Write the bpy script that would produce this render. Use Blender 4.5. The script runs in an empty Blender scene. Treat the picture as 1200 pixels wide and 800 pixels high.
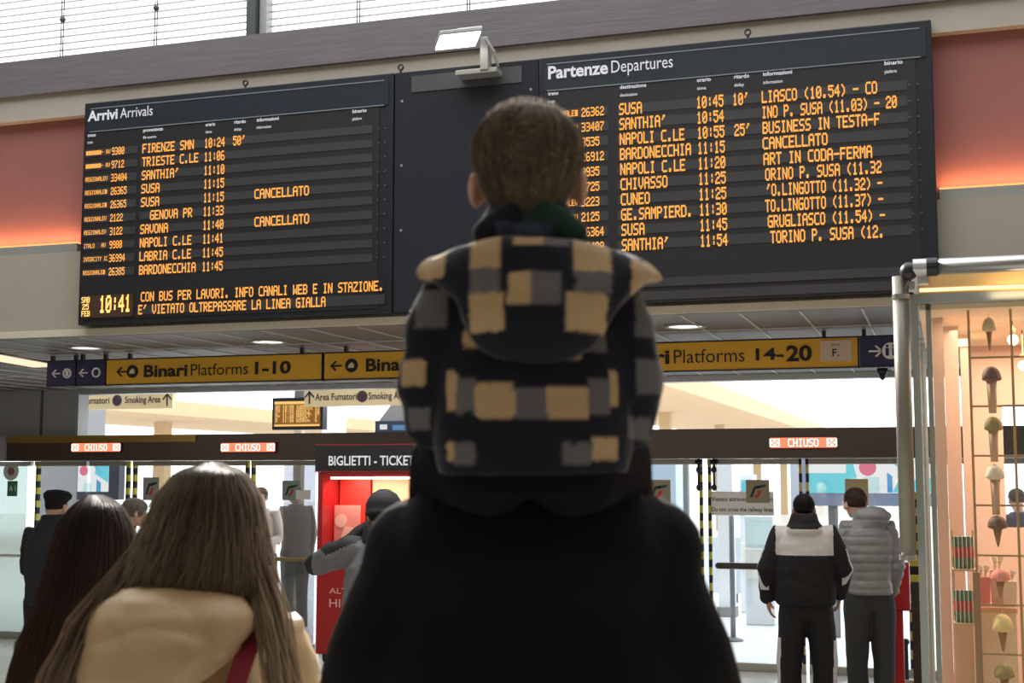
import bpy, bmesh, math, random
import numpy as np
from mathutils import Vector, Matrix, Euler, noise

SC = bpy.context.scene
COL = SC.collection
rnd = random.Random(7)

# ------------------------------------------------------------------ camera
FPX = 1570.0
EYE = 1.74
PSI = math.radians(17.89)
TH = math.radians(5.71)
cam_data = bpy.data.cameras.new('camera')
cam_data.sensor_width = 36.0
cam_data.lens = FPX / 1200.0 * 36.0
cam_data.clip_start = 0.05
cam_data.clip_end = 500
cam_data.dof.use_dof = True
cam_data.dof.focus_distance = 8.6
cam_data.dof.aperture_fstop = 6.0
cam = bpy.data.objects.new('camera', cam_data)
COL.objects.link(cam)
cam.location = (0, 0, EYE)
cam.rotation_euler = (math.pi / 2 + TH, 0, PSI)
SC.camera = cam

# ------------------------------------------------------------------ view, world, lights
SC.view_settings.view_transform = 'Standard'
SC.view_settings.look = 'None'
SC.view_settings.exposure = 0.0
SC.view_settings.gamma = 1.0
SC.view_settings.use_curve_mapping = False
SC.cycles.use_denoising = True
SC.cycles.max_bounces = 8
SC.cycles.diffuse_bounces = 3
SC.cycles.glossy_bounces = 3
SC.cycles.transmission_bounces = 6
SC.cycles.transparent_max_bounces = 16
SC.cycles.sample_clamp_indirect = 6.0
SC.cycles.caustics_reflective = False
SC.cycles.caustics_refractive = False

world = bpy.data.worlds.new('overcast_sky')
SC.world = world
world.use_nodes = True
bg = world.node_tree.nodes['Background']
bg.inputs[0].default_value = (0.93, 0.97, 1.0, 1)
bg.inputs[1].default_value = 3.2


def area(name, loc, rot, sx, sy, power, col=(1, 1, 1), spread=math.pi):
    l = bpy.data.lights.new(name, 'AREA')
    l.shape = 'RECTANGLE'
    l.size, l.size_y = sx, sy
    l.energy = power
    l.color = col
    l.spread = spread
    o = bpy.data.objects.new(name, l)
    COL.objects.link(o)
    o.location = loc
    o.rotation_euler = rot
    return o


# added fill lights out of view: before the board wall, and behind the crowd
area('hall_fill_light', (-3.0, 5.3, 7.3), (0, 0, 0), 10, 3.6, 470, (0.96, 0.98, 1.0))
area('rear_fill_light', (-2.0, -3.5, 7.0), (math.radians(32), 0, 0), 9, 3, 22, (1.0, 0.95, 0.88))
# lamps over the passage to the platforms
area('passage_lamps', (-4.5, 9.6, 2.62), (math.radians(22), 0, 0), 9, 1.6, 100, (1.0, 0.95, 0.88))

# ------------------------------------------------------------------ pixel helpers (points at real depths)
_F = Vector((-math.sin(PSI) * math.cos(TH), math.cos(PSI) * math.cos(TH), math.sin(TH)))
_R = Vector((math.cos(PSI), math.sin(PSI), 0))
_U = _R.cross(_F)
_C = Vector((0, 0, EYE))


def ray(x, y):
    return _F + _R * ((x - 600) / FPX) + _U * ((400 - y) / FPX)


def P(x, y, D):           # point on the plane Y = D
    r = ray(x, y)
    return _C + r * (D / r.y)


def PZ(x, y, z):          # point on the plane Z = z
    r = ray(x, y)
    return _C + r * ((z - EYE) / r.z)


def PD(x, y, d):          # point at view depth d
    return _C + ray(x, y) * d


def facing(px):           # rotation about z that looks away from the camera at column px
    return PSI - math.atan((px - 600) / FPX)


# ------------------------------------------------------------------ materials
MATS = {}


def lin(r, g, b):
    def f(c):
        c /= 255.0
        return c / 12.92 if c <= 0.04045 else ((c + 0.055) / 1.055) ** 2.4
    return (f(r), f(g), f(b), 1.0)


def mat(name, col, rough=0.6, metal=0.0, bump=0.0, scale=40.0, vary=0.0, spec=0.5, trans=0.0, coat=0.0, stretch=None):
    """principled material with optional noise variation and bump"""
    if name in MATS:
        return MATS[name]
    m = bpy.data.materials.new(name)
    m.use_nodes = True
    nt = m.node_tree
    b = nt.nodes['Principled BSDF']
    b.inputs['Base Color'].default_value = col
    b.inputs['Roughness'].default_value = rough
    b.inputs['Metallic'].default_value = metal
    b.inputs['Specular IOR Level'].default_value = spec
    if coat:
        b.inputs['Coat Weight'].default_value = coat
    if bump or vary:
        tc = nt.nodes.new('ShaderNodeTexCoord')
        mp = nt.nodes.new('ShaderNodeMapping')
        if stretch:
            mp.inputs['Scale'].default_value = stretch
        n = nt.nodes.new('ShaderNodeTexNoise')
        n.inputs['Scale'].default_value = scale
        n.inputs['Detail'].default_value = 4
        nt.links.new(tc.outputs['Object'], mp.inputs['Vector'])
        nt.links.new(mp.outputs['Vector'], n.inputs['Vector'])
        if vary:
            mx = nt.nodes.new('ShaderNodeMix')
            mx.data_type = 'RGBA'
            lo = tuple(max(0, c * (1 - vary)) for c in col[:3]) + (1,)
            hi = tuple(min(1, c * (1 + vary)) for c in col[:3]) + (1,)
            mx.inputs[6].default_value = lo
            mx.inputs[7].default_value = hi
            nt.links.new(n.outputs['Fac'], mx.inputs[0])
            nt.links.new(mx.outputs[2], b.inputs['Base Color'])
        if bump:
            bp = nt.nodes.new('ShaderNodeBump')
            bp.inputs['Strength'].default_value = bump
            bp.inputs['Distance'].default_value = 0.01
            nt.links.new(n.outputs['Fac'], bp.inputs['Height'])
            nt.links.new(bp.outputs['Normal'], b.inputs['Normal'])
    MATS[name] = m
    return m


def emit(name, col, strength):
    if name in MATS:
        return MATS[name]
    m = bpy.data.materials.new(name)
    m.use_nodes = True
    nt = m.node_tree
    nt.nodes.clear()
    e = nt.nodes.new('ShaderNodeEmission')
    e.inputs[0].default_value = col
    e.inputs[1].default_value = strength
    o = nt.nodes.new('ShaderNodeOutputMaterial')
    nt.links.new(e.outputs[0], o.inputs[0])
    MATS[name] = m
    return m


def glass(name, tint=(1, 1, 1, 1), refl=0.08, rough=0.02):
    if name in MATS:
        return MATS[name]
    m = bpy.data.materials.new(name)
    m.use_nodes = True
    nt = m.node_tree
    nt.nodes.clear()
    t = nt.nodes.new('ShaderNodeBsdfTransparent')
    t.inputs[0].default_value = tint
    g = nt.nodes.new('ShaderNodeBsdfGlossy')
    g.inputs['Roughness'].default_value = rough
    mx = nt.nodes.new('ShaderNodeMixShader')
    mx.inputs[0].default_value = refl
    o = nt.nodes.new('ShaderNodeOutputMaterial')
    nt.links.new(t.outputs[0], mx.inputs[1])
    nt.links.new(g.outputs[0], mx.inputs[2])
    nt.links.new(mx.outputs[0], o.inputs[0])
    MATS[name] = m
    return m


def attr_mat(name, rough=0.9, sheen=0.0, bump=0.0, scale=200.0, translucent=0.0):
    """cloth or hair whose own colours (its pattern) come from the mesh attribute 'col'"""
    if name in MATS:
        return MATS[name]
    m = bpy.data.materials.new(name)
    m.use_nodes = True
    nt = m.node_tree
    b = nt.nodes['Principled BSDF']
    b.inputs['Roughness'].default_value = rough
    b.inputs['Specular IOR Level'].default_value = 0.25
    if sheen:
        b.inputs['Sheen Weight'].default_value = sheen
        b.inputs['Sheen Roughness'].default_value = 0.25
    a = nt.nodes.new('ShaderNodeAttribute')
    a.attribute_name = 'col'
    nt.links.new(a.outputs['Color'], b.inputs['Base Color'])
    if bump:
        tc = nt.nodes.new('ShaderNodeTexCoord')
        n = nt.nodes.new('ShaderNodeTexNoise')
        n.inputs['Scale'].default_value = scale
        bp = nt.nodes.new('ShaderNodeBump')
        bp.inputs['Strength'].default_value = bump
        bp.inputs['Distance'].default_value = 0.004
        nt.links.new(tc.outputs['Object'], n.inputs['Vector'])
        nt.links.new(n.outputs['Fac'], bp.inputs['Height'])
        nt.links.new(bp.outputs['Normal'], b.inputs['Normal'])
    if translucent:
        tr = nt.nodes.new('ShaderNodeBsdfTranslucent')
        nt.links.new(a.outputs['Color'], tr.inputs[0])
        mx = nt.nodes.new('ShaderNodeMixShader')
        mx.inputs[0].default_value = translucent
        out = nt.nodes['Material Output']
        nt.links.new(b.outputs[0], mx.inputs[1])
        nt.links.new(tr.outputs[0], mx.inputs[2])
        nt.links.new(mx.outputs[0], out.inputs[0])
    MATS[name] = m
    return m


def stripes(name, c1, c2, pitch, axis=2, duty=0.5):
    """hard stripes along one object axis"""
    if name in MATS:
        return MATS[name]
    m = bpy.data.materials.new(name)
    m.use_nodes = True
    nt = m.node_tree
    b = nt.nodes['Principled BSDF']
    b.inputs['Roughness'].default_value = 0.85
    tc = nt.nodes.new('ShaderNodeTexCoord')
    sp = nt.nodes.new('ShaderNodeSeparateXYZ')
    md = nt.nodes.new('ShaderNodeMath')
    md.operation = 'DIVIDE'
    md.inputs[1].default_value = pitch
    fr = nt.nodes.new('ShaderNodeMath')
    fr.operation = 'FRACT'
    gt = nt.nodes.new('ShaderNodeMath')
    gt.operation = 'GREATER_THAN'
    gt.inputs[1].default_value = duty
    mx = nt.nodes.new('ShaderNodeMix')
    mx.data_type = 'RGBA'
    mx.inputs[6].default_value = c1
    mx.inputs[7].default_value = c2
    L = nt.links.new
    L(tc.outputs['Object'], sp.inputs[0])
    L(sp.outputs[axis], md.inputs[0])
    L(md.outputs[0], fr.inputs[0])
    L(fr.outputs[0], gt.inputs[0])
    L(gt.outputs[0], mx.inputs[0])
    L(mx.outputs[2], b.inputs['Base Color'])
    MATS[name] = m
    return m


def tiles(name, c, mortar, w, rough=0.2, scale=1.0):
    m = bpy.data.materials.new(name)
    m.use_nodes = True
    nt = m.node_tree
    b = nt.nodes['Principled BSDF']
    b.inputs['Roughness'].default_value = rough
    tc = nt.nodes.new('ShaderNodeTexCoord')
    br = nt.nodes.new('ShaderNodeTexBrick')
    br.offset = 0.0
    br.inputs['Color1'].default_value = c
    br.inputs['Color2'].default_value = tuple(x * 0.93 for x in c[:3]) + (1,)
    br.inputs['Mortar'].default_value = mortar
    br.inputs['Scale'].default_value = scale
    br.inputs['Mortar Size'].default_value = 0.006
    br.inputs['Brick Width'].default_value = w
    br.inputs['Row Height'].default_value = w
    nt.links.new(tc.outputs['Object'], br.inputs['Vector'])
    nt.links.new(br.outputs['Color'], b.inputs['Base Color'])
    return m


# ------------------------------------------------------------------ mesh builder
class MB:
    def __init__(self):
        self.v, self.f, self.m = [], [], []
        self.cur = 0

    def add(self, vs, fs):
        o = len(self.v)
        self.v += [tuple(x) for x in vs]
        for f in fs:
            self.f.append(tuple(i + o for i in f))
            self.m.append(self.cur)
        return self

    def box(self, a, b):
        x0, y0, z0 = [min(a[i], b[i]) for i in range(3)]
        x1, y1, z1 = [max(a[i], b[i]) for i in range(3)]
        vs = [(x0, y0, z0), (x1, y0, z0), (x1, y1, z0), (x0, y1, z0), (x0, y0, z1), (x1, y0, z1), (x1, y1, z1), (x0, y1, z1)]
        return self.add(vs, [(0, 3, 2, 1), (4, 5, 6, 7), (0, 1, 5, 4), (1, 2, 6, 5), (2, 3, 7, 6), (3, 0, 4, 7)])

    def obox(self, c, size, M):
        h = Vector(size) / 2
        vs = []
        for z in (-1, 1):
            for x, y in ((-1, -1), (1, -1), (1, 1), (-1, 1)):
                vs.append(Vector(c) + M @ Vector((x * h.x, y * h.y, z * h.z)))
        return self.add(vs, [(0, 3, 2, 1), (4, 5, 6, 7), (0, 1, 5, 4), (1, 2, 6, 5), (2, 3, 7, 6), (3, 0, 4, 7)])

    def tube(self, pts, rad, n=12, flat=None, caps=True):
        """tube through points with a radius each, ends rounded"""
        pts = [Vector(p) for p in pts]
        if not hasattr(rad, '__len__'):
            rad = [rad] * len(pts)
        rad = list(rad)
        if caps == 'round':
            d0 = (pts[0] - pts[1]).normalized()
            d1 = (pts[-1] - pts[-2]).normalized()
            a0 = [(pts[0] + d0 * rad[0] * math.sin(t), rad[0] * math.cos(t)) for t in (1.4, 1.0, 0.5)]
            a1 = [(pts[-1] + d1 * rad[-1] * math.sin(t), rad[-1] * math.cos(t)) for t in (0.5, 1.0, 1.4)]
            pts = [p for p, _ in a0] + pts + [p for p, _ in a1]
            rad = [r for _, r in a0] + rad + [r for _, r in a1]
        vs, fs = [], []
        t = (pts[1] - pts[0]).normalized()
        up = Vector((0, 0, 1)) if abs(t.z) < 0.9 else Vector((0, 1, 0))
        nx = t.cross(up).normalized()
        for i, p in enumerate(pts):
            if i == 0:
                t2 = pts[1] - pts[0]
            elif i == len(pts) - 1:
                t2 = pts[-1] - pts[-2]
            else:
                t2 = (pts[i + 1] - pts[i]).normalized() + (pts[i] - pts[i - 1]).normalized()
            t2 = t2.normalized() if t2.length > 1e-9 else t
            nx = (nx - t2 * nx.dot(t2)).normalized()
            ny = t2.cross(nx)
            t = t2
            for k in range(n):
                a = 2 * math.pi * k / n
                r = rad[i]
                vs.append(p + nx * (r * math.cos(a)) + ny * (r * math.sin(a)))
        for i in range(len(pts) - 1):
            for k in range(n):
                k2 = (k + 1) % n
                fs.append((i * n + k, i * n + k2, (i + 1) * n + k2, (i + 1) * n + k))
        if caps:
            fs.append(tuple(range(n - 1, -1, -1)))
            fs.append(tuple((len(pts) - 1) * n + k for k in range(n)))
        return self.add(vs, fs)

    def loft(self, rings, n=24, p=2.0):
        """rings (cx, cy, z, rx, ry) bottom to top, superellipse power p"""
        vs, fs = [], []
        for r in rings:
            cx, cy, z, rx, ry = r[:5]
            pw = r[5] if len(r) > 5 else p
            for k in range(n):
                a = 2 * math.pi * k / n
                c, s = math.cos(a), math.sin(a)
                vs.append((cx + rx * math.copysign(abs(c) ** (2 / pw), c), cy + ry * math.copysign(abs(s) ** (2 / pw), s), z))
        for i in range(len(rings) - 1):
            for k in range(n):
                k2 = (k + 1) % n
                fs.append((i * n + k, i * n + k2, (i + 1) * n + k2, (i + 1) * n + k))
        fs.append(tuple(range(n - 1, -1, -1)))
        fs.append(tuple((len(rings) - 1) * n + k for k in range(n)))
        return self.add(vs, fs)

    def lathe(self, prof, c=(0, 0, 0), n=20):
        return self.loft([(c[0], c[1], c[2] + z, r, r) for r, z in prof], n)

    def ell(self, c, r, M=None, n=16, rows=9):
        vs, fs = [], []
        for i in range(rows + 1):
            t = math.pi * (i + 0.02) / (rows + 0.04)
            for k in range(n):
                a = 2 * math.pi * k / n
                v = Vector((r[0] * math.sin(t) * math.cos(a), r[1] * math.sin(t) * math.sin(a), -r[2] * math.cos(t)))
                if M is not None:
                    v = M @ v
                vs.append(Vector(c) + v)
        for i in range(rows):
            for k in range(n):
                k2 = (k + 1) % n
                fs.append((i * n + k, i * n + k2, (i + 1) * n + k2, (i + 1) * n + k))
        fs.append(tuple(range(n - 1, -1, -1)))
        fs.append(tuple(rows * n + k for k in range(n)))
        return self.add(vs, fs)

    def plate(self, poly, y0, y1):
        """polygon in (x, z), counter-clockwise seen from -Y, extruded from y0 (front) to y1"""
        n = len(poly)
        vs = [(x, y0, z) for x, z in poly] + [(x, y1, z) for x, z in poly]
        fs = [tuple(range(n)), tuple(range(2 * n - 1, n - 1, -1))]
        for k in range(n):
            k2 = (k + 1) % n
            fs.append((k2, k, n + k, n + k2))
        return self.add(vs, fs)

    def disc(self, cx, cz, r, y0, y1, n=24, rz=None):
        rz = rz or r
        return self.plate([(cx + r * math.cos(2 * math.pi * k / n), cz + rz * math.sin(2 * math.pi * k / n)) for k in range(n)], y0, y1)

    def ring(self, cx, cz, r, w, y0, y1, n=24):
        for k in range(n):
            a, b = 2 * math.pi * k / n, 2 * math.pi * (k + 1) / n
            q = [(cx + rr * math.cos(t), cz + rr * math.sin(t)) for rr, t in ((r - w, a), (r, a), (r, b), (r - w, b))]
            self.plate(q, y0, y1)
        return self

    def build(self, name, mats, parent=None, smooth=False, bevel=0.0, top=False, origin=None):
        me = bpy.data.meshes.new(name)
        me.from_pydata(self.v, [], self.f)
        if not isinstance(mats, (list, tuple)):
            mats = [mats]
        for m in mats:
            me.materials.append(m)
        me.polygons.foreach_set('material_index', self.m)
        if smooth:
            me.polygons.foreach_set('use_smooth', [True] * len(self.f))
        me.update()
        return finish(name, me, parent, bevel, top, origin)


def finish(name, me, parent=None, bevel=0.0, top=False, origin=None):
    o = bpy.data.objects.new(name, me)
    COL.objects.link(o)
    if top:
        co = np.empty(len(me.vertices) * 3)
        me.vertices.foreach_get('co', co)
        co = co.reshape(-1, 3)
        c = Vector(origin) if origin is not None else Vector(((co[:, 0].min() + co[:, 0].max()) / 2, (co[:, 1].min() + co[:, 1].max()) / 2, co[:, 2].min()))
        me.transform(Matrix.Translation(-c))
        o.location = c
    if parent:
        o.parent = parent
    if bevel:
        b = o.modifiers.new('edges', 'BEVEL')
        b.width = bevel
        b.segments = 2
        b.limit_method = 'ANGLE'
    return o


def tag(o, label=None, cat=None, group=None, kind=None):
    if label:
        o['label'] = label
    if cat:
        o['category'] = cat
    if group:
        o['group'] = group
    if kind:
        o['kind'] = kind
    return o


def thing(name, label, cat, loc=(0, 0, 0), rotz=0.0, group=None):
    o = bpy.data.objects.new(name, None)
    o.empty_display_size = 0.1
    COL.objects.link(o)
    o.location = loc
    o.rotation_euler = (0, 0, rotz)
    return tag(o, label, cat, group)


def struct(o, label=None):
    o['kind'] = 'structure'
    if label:
        o['label'] = label
    return o


def dup(root, loc, label=None, rotz=None, scale=None):
    r = root.copy()
    COL.objects.link(r)
    r.location = loc
    if rotz is not None:
        r.rotation_euler = (0, 0, rotz)
    if scale:
        r.scale = (scale, scale, scale)
    if label:
        r['label'] = label
    for ch in list(root.children):
        c = ch.copy()
        COL.objects.link(c)
        c.parent = r
        for g in list(ch.children):
            d = g.copy()
            COL.objects.link(d)
            d.parent = c
    return r


def remesh(mb, name, mats, parent, voxel, smooth=3, post=None, paint=None, color=None):
    """union of the builder's closed pieces as ONE continuous smooth surface"""
    me = bpy.data.meshes.new('tmp')
    me.from_pydata(mb.v, [], mb.f)
    o = bpy.data.objects.new('tmp', me)
    COL.objects.link(o)
    r = o.modifiers.new('r', 'REMESH')
    r.mode = 'VOXEL'
    r.voxel_size = voxel
    if smooth:
        s = o.modifiers.new('s', 'SMOOTH')
        s.factor = 0.5
        s.iterations = smooth
    dg = bpy.context.evaluated_depsgraph_get()
    res = bpy.data.meshes.new_from_object(o.evaluated_get(dg))
    bpy.data.objects.remove(o)
    bpy.data.meshes.remove(me)
    res.name = name
    if not isinstance(mats, (list, tuple)):
        mats = [mats]
    res.materials.clear()
    for m in mats:
        res.materials.append(m)
    n = len(res.vertices)
    co = np.empty(n * 3)
    res.vertices.foreach_get('co', co)
    co = co.reshape(-1, 3)
    if post:
        nr = np.empty(n * 3)
        res.vertices.foreach_get('normal', nr)
        co = post(co, nr.reshape(-1, 3))
        res.vertices.foreach_set('co', co.ravel())
    if color:
        a = res.color_attributes.new('col', 'FLOAT_COLOR', 'POINT')
        c = np.ones((n, 4))
        c[:, :3] = color(co)
        a.data.foreach_set('color', c.ravel())
    nf = len(res.polygons)
    res.polygons.foreach_set('use_smooth', [True] * nf)
    if paint:
        ce = np.empty(nf * 3)
        res.polygons.foreach_get('center', ce)
        res.polygons.foreach_set('material_index', paint(ce.reshape(-1, 3)).astype(np.int32))
    res.update()
    return finish(name, res, parent)


# ------------------------------------------------------------------ lettering
def text_mesh(s, size=1.0, bold=0.0, width=None, spacing=1.0):
    cu = bpy.data.curves.new('t', 'FONT')
    cu.body = s
    cu.size = size
    cu.offset = bold * size
    cu.space_character = spacing
    cu.resolution_u = 3
    o = bpy.data.objects.new('t', cu)
    COL.objects.link(o)
    dg = bpy.context.evaluated_depsgraph_get()
    dg.update()
    me = bpy.data.meshes.new_from_object(o.evaluated_get(dg))
    bpy.data.objects.remove(o)
    vs = [v.co.copy() for v in me.vertices]
    fs = [tuple(p.vertices) for p in me.polygons]
    bpy.data.meshes.remove(me)
    return vs, fs


def letters(mb, s, x, y, z, height, width=None, bold=0.0, spacing=1.0):
    """flat lettering in the XZ plane facing -Y; x,z lower left corner, height = cap height"""
    vs, fs = text_mesh(s, 1.0, bold, None, spacing)
    if not vs:
        return mb
    cap = text_cap()
    xs = [v.x for v in vs]
    x0, x1 = min(xs), max(xs)
    kz = height / cap
    kx = kz if width is None else width / (x1 - x0)
    mb.add([(x + (v.x - x0) * kx, y, z + v.y * kz) for v in vs], fs)
    return mb


_cap = []


def text_cap():
    if not _cap:
        vs, _ = text_mesh('H')
        _cap.append(max(v.y for v in vs) - min(v.y for v in vs))
    return _cap[0]


G57 = {
    'A': '01110 10001 10001 11111 10001 10001 10001', 'B': '11110 10001 10001 11110 10001 10001 11110',
    'C': '01111 10000 10000 10000 10000 10000 01111', 'D': '11110 10001 10001 10001 10001 10001 11110',
    'E': '11111 10000 10000 11110 10000 10000 11111', 'F': '11111 10000 10000 11110 10000 10000 10000',
    'G': '01111 10000 10000 10111 10001 10001 01111', 'H': '10001 10001 10001 11111 10001 10001 10001',
    'I': '01110 00100 00100 00100 00100 00100 01110', 'J': '00111 00010 00010 00010 00010 10010 01100',
    'K': '10001 10010 10100 11000 10100 10010 10001', 'L': '10000 10000 10000 10000 10000 10000 11111',
    'M': '10001 11011 10101 10101 10001 10001 10001', 'N': '10001 11001 11001 10101 10011 10011 10001',
    'O': '01110 10001 10001 10001 10001 10001 01110', 'P': '11110 10001 10001 11110 10000 10000 10000',
    'Q': '01110 10001 10001 10001 10101 10010 01101', 'R': '11110 10001 10001 11110 10100 10010 10001',
    'S': '01111 10000 10000 01110 00001 00001 11110', 'T': '11111 00100 00100 00100 00100 00100 00100',
    'U': '10001 10001 10001 10001 10001 10001 01110', 'V': '10001 10001 10001 10001 10001 01010 00100',
    'W': '10001 10001 10001 10101 10101 11011 10001', 'X': '10001 10001 01010 00100 01010 10001 10001',
    'Y': '10001 10001 01010 00100 00100 00100 00100', 'Z': '11111 00001 00010 00100 01000 10000 11111',
    '0': '01110 10001 10011 10101 11001 10001 01110', '1': '00100 01100 00100 00100 00100 00100 01110',
    '2': '01110 10001 00001 00110 01000 10000 11111', '3': '11110 00001 00001 01110 00001 00001 11110',
    '4': '00010 00110 01010 10010 11111 00010 00010', '5': '11111 10000 11110 00001 00001 10001 01110',
    '6': '01110 10000 10000 11110 10001 10001 01110', '7': '11111 00001 00010 00100 01000 01000 01000',
    '8': '01110 10001 10001 01110 10001 10001 01110', '9': '01110 10001 10001 01111 00001 00001 01110',
    ':': '00000 00100 00100 00000 00100 00100 00000', '.': '00000 00000 00000 00000 00000 01100 01100',
    "'": '00110 00100 01000 00000 00000 00000 00000', '-': '00000 00000 00000 11111 00000 00000 00000',
    '(': '00010 00100 01000 01000 01000 00100 00010', ')': '01000 00100 00010 00010 00010 00100 01000',
    '/': '00001 00011 00010 00110 01100 01000 11000', '*': '11111 11111 11111 11111 11111 11111 11111',
    '~': '00000 00000 01110 11111 01110 00000 00000',
}


def dots(mb, s, x, y, z, pitch, height):
    """dot-matrix lettering; x left, z centre line, pitch = advance per character"""
    dx = pitch / 6.0
    dz = height / 7.0
    for i, ch in enumerate(s):
        g = G57.get(ch)
        if not g:
            continue
        for r, row in enumerate(g.split()):
            zc = z + height / 2 - (r + 0.5) * dz
            c = 0
            while c < 5:
                if row[c] == '1':
                    e = c
                    while e + 1 < 5 and row[e + 1] == '1':
                        e += 1
                    x0 = x + i * pitch + (c - 0.18) * dx
                    x1 = x + i * pitch + (e + 1.18) * dx
                    mb.add([(x0, y, zc - dz * 0.6), (x1, y, zc - dz * 0.6), (x1, y, zc + dz * 0.6), (x0, y, zc + dz * 0.6)], [(0, 1, 2, 3)])
                    c = e + 1
                else:
                    c += 1
    return mb


def arrow(mb, cx, cz, s, y0, y1, d='L'):
    t = 0.13 * s
    if d in 'LR':
        k = -1 if d == 'L' else 1
        mb.box((cx - s / 2, y0, cz - t / 2), (cx + s / 2, y1, cz + t / 2))
        for sg in (1, -1):
            q = [(cx + k * s / 2, cz), (cx + k * (s / 2 - 0.4 * s), cz + sg * 0.4 * s), (cx + k * (s / 2 - 0.58 * s), cz + sg * 0.4 * s), (cx + k * (s / 2 - 0.18 * s), cz)]
            if (sg > 0) == (k > 0):
                pass
            else:
                q = q[::-1]
            mb.plate(q, y0, y1)
    else:
        mb.box((cx - t / 2, y0, cz - s / 2), (cx + t / 2, y1, cz + s / 2))
        for sg in (1, -1):
            q = [(cx, cz + s / 2), (cx + sg * 0.4 * s, cz + s / 2 - 0.4 * s), (cx + sg * 0.4 * s, cz + s / 2 - 0.58 * s), (cx, cz + s / 2 - 0.18 * s)]
            mb.plate(q if sg < 0 else q[::-1], y0, y1)
    return mb


def M_(n):
    return MATS[n]
# ================================================================== palette
beige = mat('painted_beige', lin(164, 157, 145), 0.75, bump=0.05, scale=8, vary=0.05)
grey_ledge = mat('ribbed_grey_cladding', lin(100, 96, 99), 0.7, bump=0.3, scale=6, vary=0.18, stretch=(0.6, 1, 6))
soffit_m = mat('dark_metal_ceiling', lin(98, 94, 92), 0.45, bump=0.1, scale=5, vary=0.25, stretch=(0.3, 2, 1))
red_wall = mat('red_wall', lin(146, 92, 86), 0.7, vary=0.08, scale=3)
bronze = mat('bronze_beam', lin(74, 60, 52), 0.4, metal=0.3, vary=0.1, scale=4)
gold_trim = mat('gold_trim', lin(150, 120, 60), 0.35, metal=0.6)
grey_panel = mat('grey_wall_panel', lin(150, 150, 150), 0.55, vary=0.05, scale=2)
black_plastic = mat('black_plastic', lin(26, 28, 34), 0.45)
black_matt = mat('black_matt', lin(14, 14, 15), 0.8)
steel = mat('brushed_steel', lin(170, 172, 172), 0.32, metal=0.85, vary=0.05, scale=30)
light_metal = mat('light_grey_metal', lin(160, 162, 160), 0.4, metal=0.3)
white_paint = mat('white_paint', lin(225, 225, 220), 0.6)
led_amber = emit('amber_led', (1.0, 0.42, 0.09, 1), 1.2)
led_bright = emit('amber_led_clock', (1.0, 0.56, 0.14, 1), 1.8)
white_print = mat('white_print', lin(245, 245, 245), 0.6)
white_lit = emit('white_backlit_print', (0.95, 0.95, 1, 1), 0.75)
dark_print = mat('dark_print', lin(28, 26, 28), 0.6)
floor_m = tiles('polished_floor_tiles', lin(190, 188, 180), lin(150, 148, 142), 0.6, 0.18)
plat_m = tiles('platform_paving', lin(232, 232, 230), lin(205, 205, 203), 0.8, 0.35)
warm_lamp = emit('warm_white_lamp', (1.0, 0.80, 0.55, 1), 2.2)
lamp_white = emit('white_lamp', (1.0, 0.95, 0.88, 1), 6.0)
cove_glow = emit('amber_cove_strip', (1.0, 0.42, 0.14, 1), 1.6)

XL, XR = -11.0, 4.6            # hall side walls
YW, YB, YG = 7.5, 7.40, 12.3   # board wall, board face, glass doors

# ================================================================== hall shell
struct(MB().box((XL, -7, -0.1), (XR, YG, 0)).build('floor', floor_m, top=True))
struct(MB().box((XL - 30, YG, -0.12), (XR + 40, 130, -0.02)).build('floor_platform', plat_m, top=True))
struct(MB().box((XL - 0.2, -7, 7.5), (XR + 0.2, YW + 0.4, 7.7)).build('ceiling', white_paint, top=True))
struct(MB().box((XL - 0.2, -7, 0), (XL, YG, 7.5)).build('wall_left', beige, top=True))
struct(MB().box((XR, -7, 0), (XR + 0.2, YG, 7.5)).build('wall_right', beige, top=True))
struct(MB().box((XL, -7.2, 0), (XR, -7, 7.5)).build('wall_back', beige, top=True))

# the board wall: lower beige panel, upper strip; the red recess runs between them
w = MB()
w.box((XL, YW, 2.66), (XR, YW + 0.5, 3.225))
w.box((XL, YW, 4.15), (XR, YW + 0.5, 4.32))
struct(w.build('wall_front', beige, top=True))
struct(MB().box((XL, YW + 0.065, 3.225), (XR, YW + 0.4, 4.15)).build('wall_recess', red_wall, top=True))
struct(MB().box((XL, YW - 0.03, 2.655), (XR, YW, 2.70)).build('trim_1', mat('pale_edge', lin(205, 196, 180), 0.6), top=True))
lb = MB()
lb.box((XL, YW - 0.03, 4.32), (XR, YW + 0.5, 4.565))
struct(lb.build('trim_2', grey_ledge, top=True))
struct(MB().box((XL, YW, 6.4), (XR, YW + 0.5, 7.5)).build('wall_front_upper', beige, top=True))

# clerestory window with glass louvres
win = MB()
win.box((XL, YW + 0.1, 6.36), (XR, YW + 0.2, 6.4))
win.box((XL, YW + 0.1, 4.565), (XR, YW + 0.2, 4.60))
wf = struct(win.build('window_1', light_metal, top=True))
woff = -wf.location


def child_shift(o, par):
    o.data.transform(Matrix.Translation(-par.location))
    o.parent = par
    return o


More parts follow.
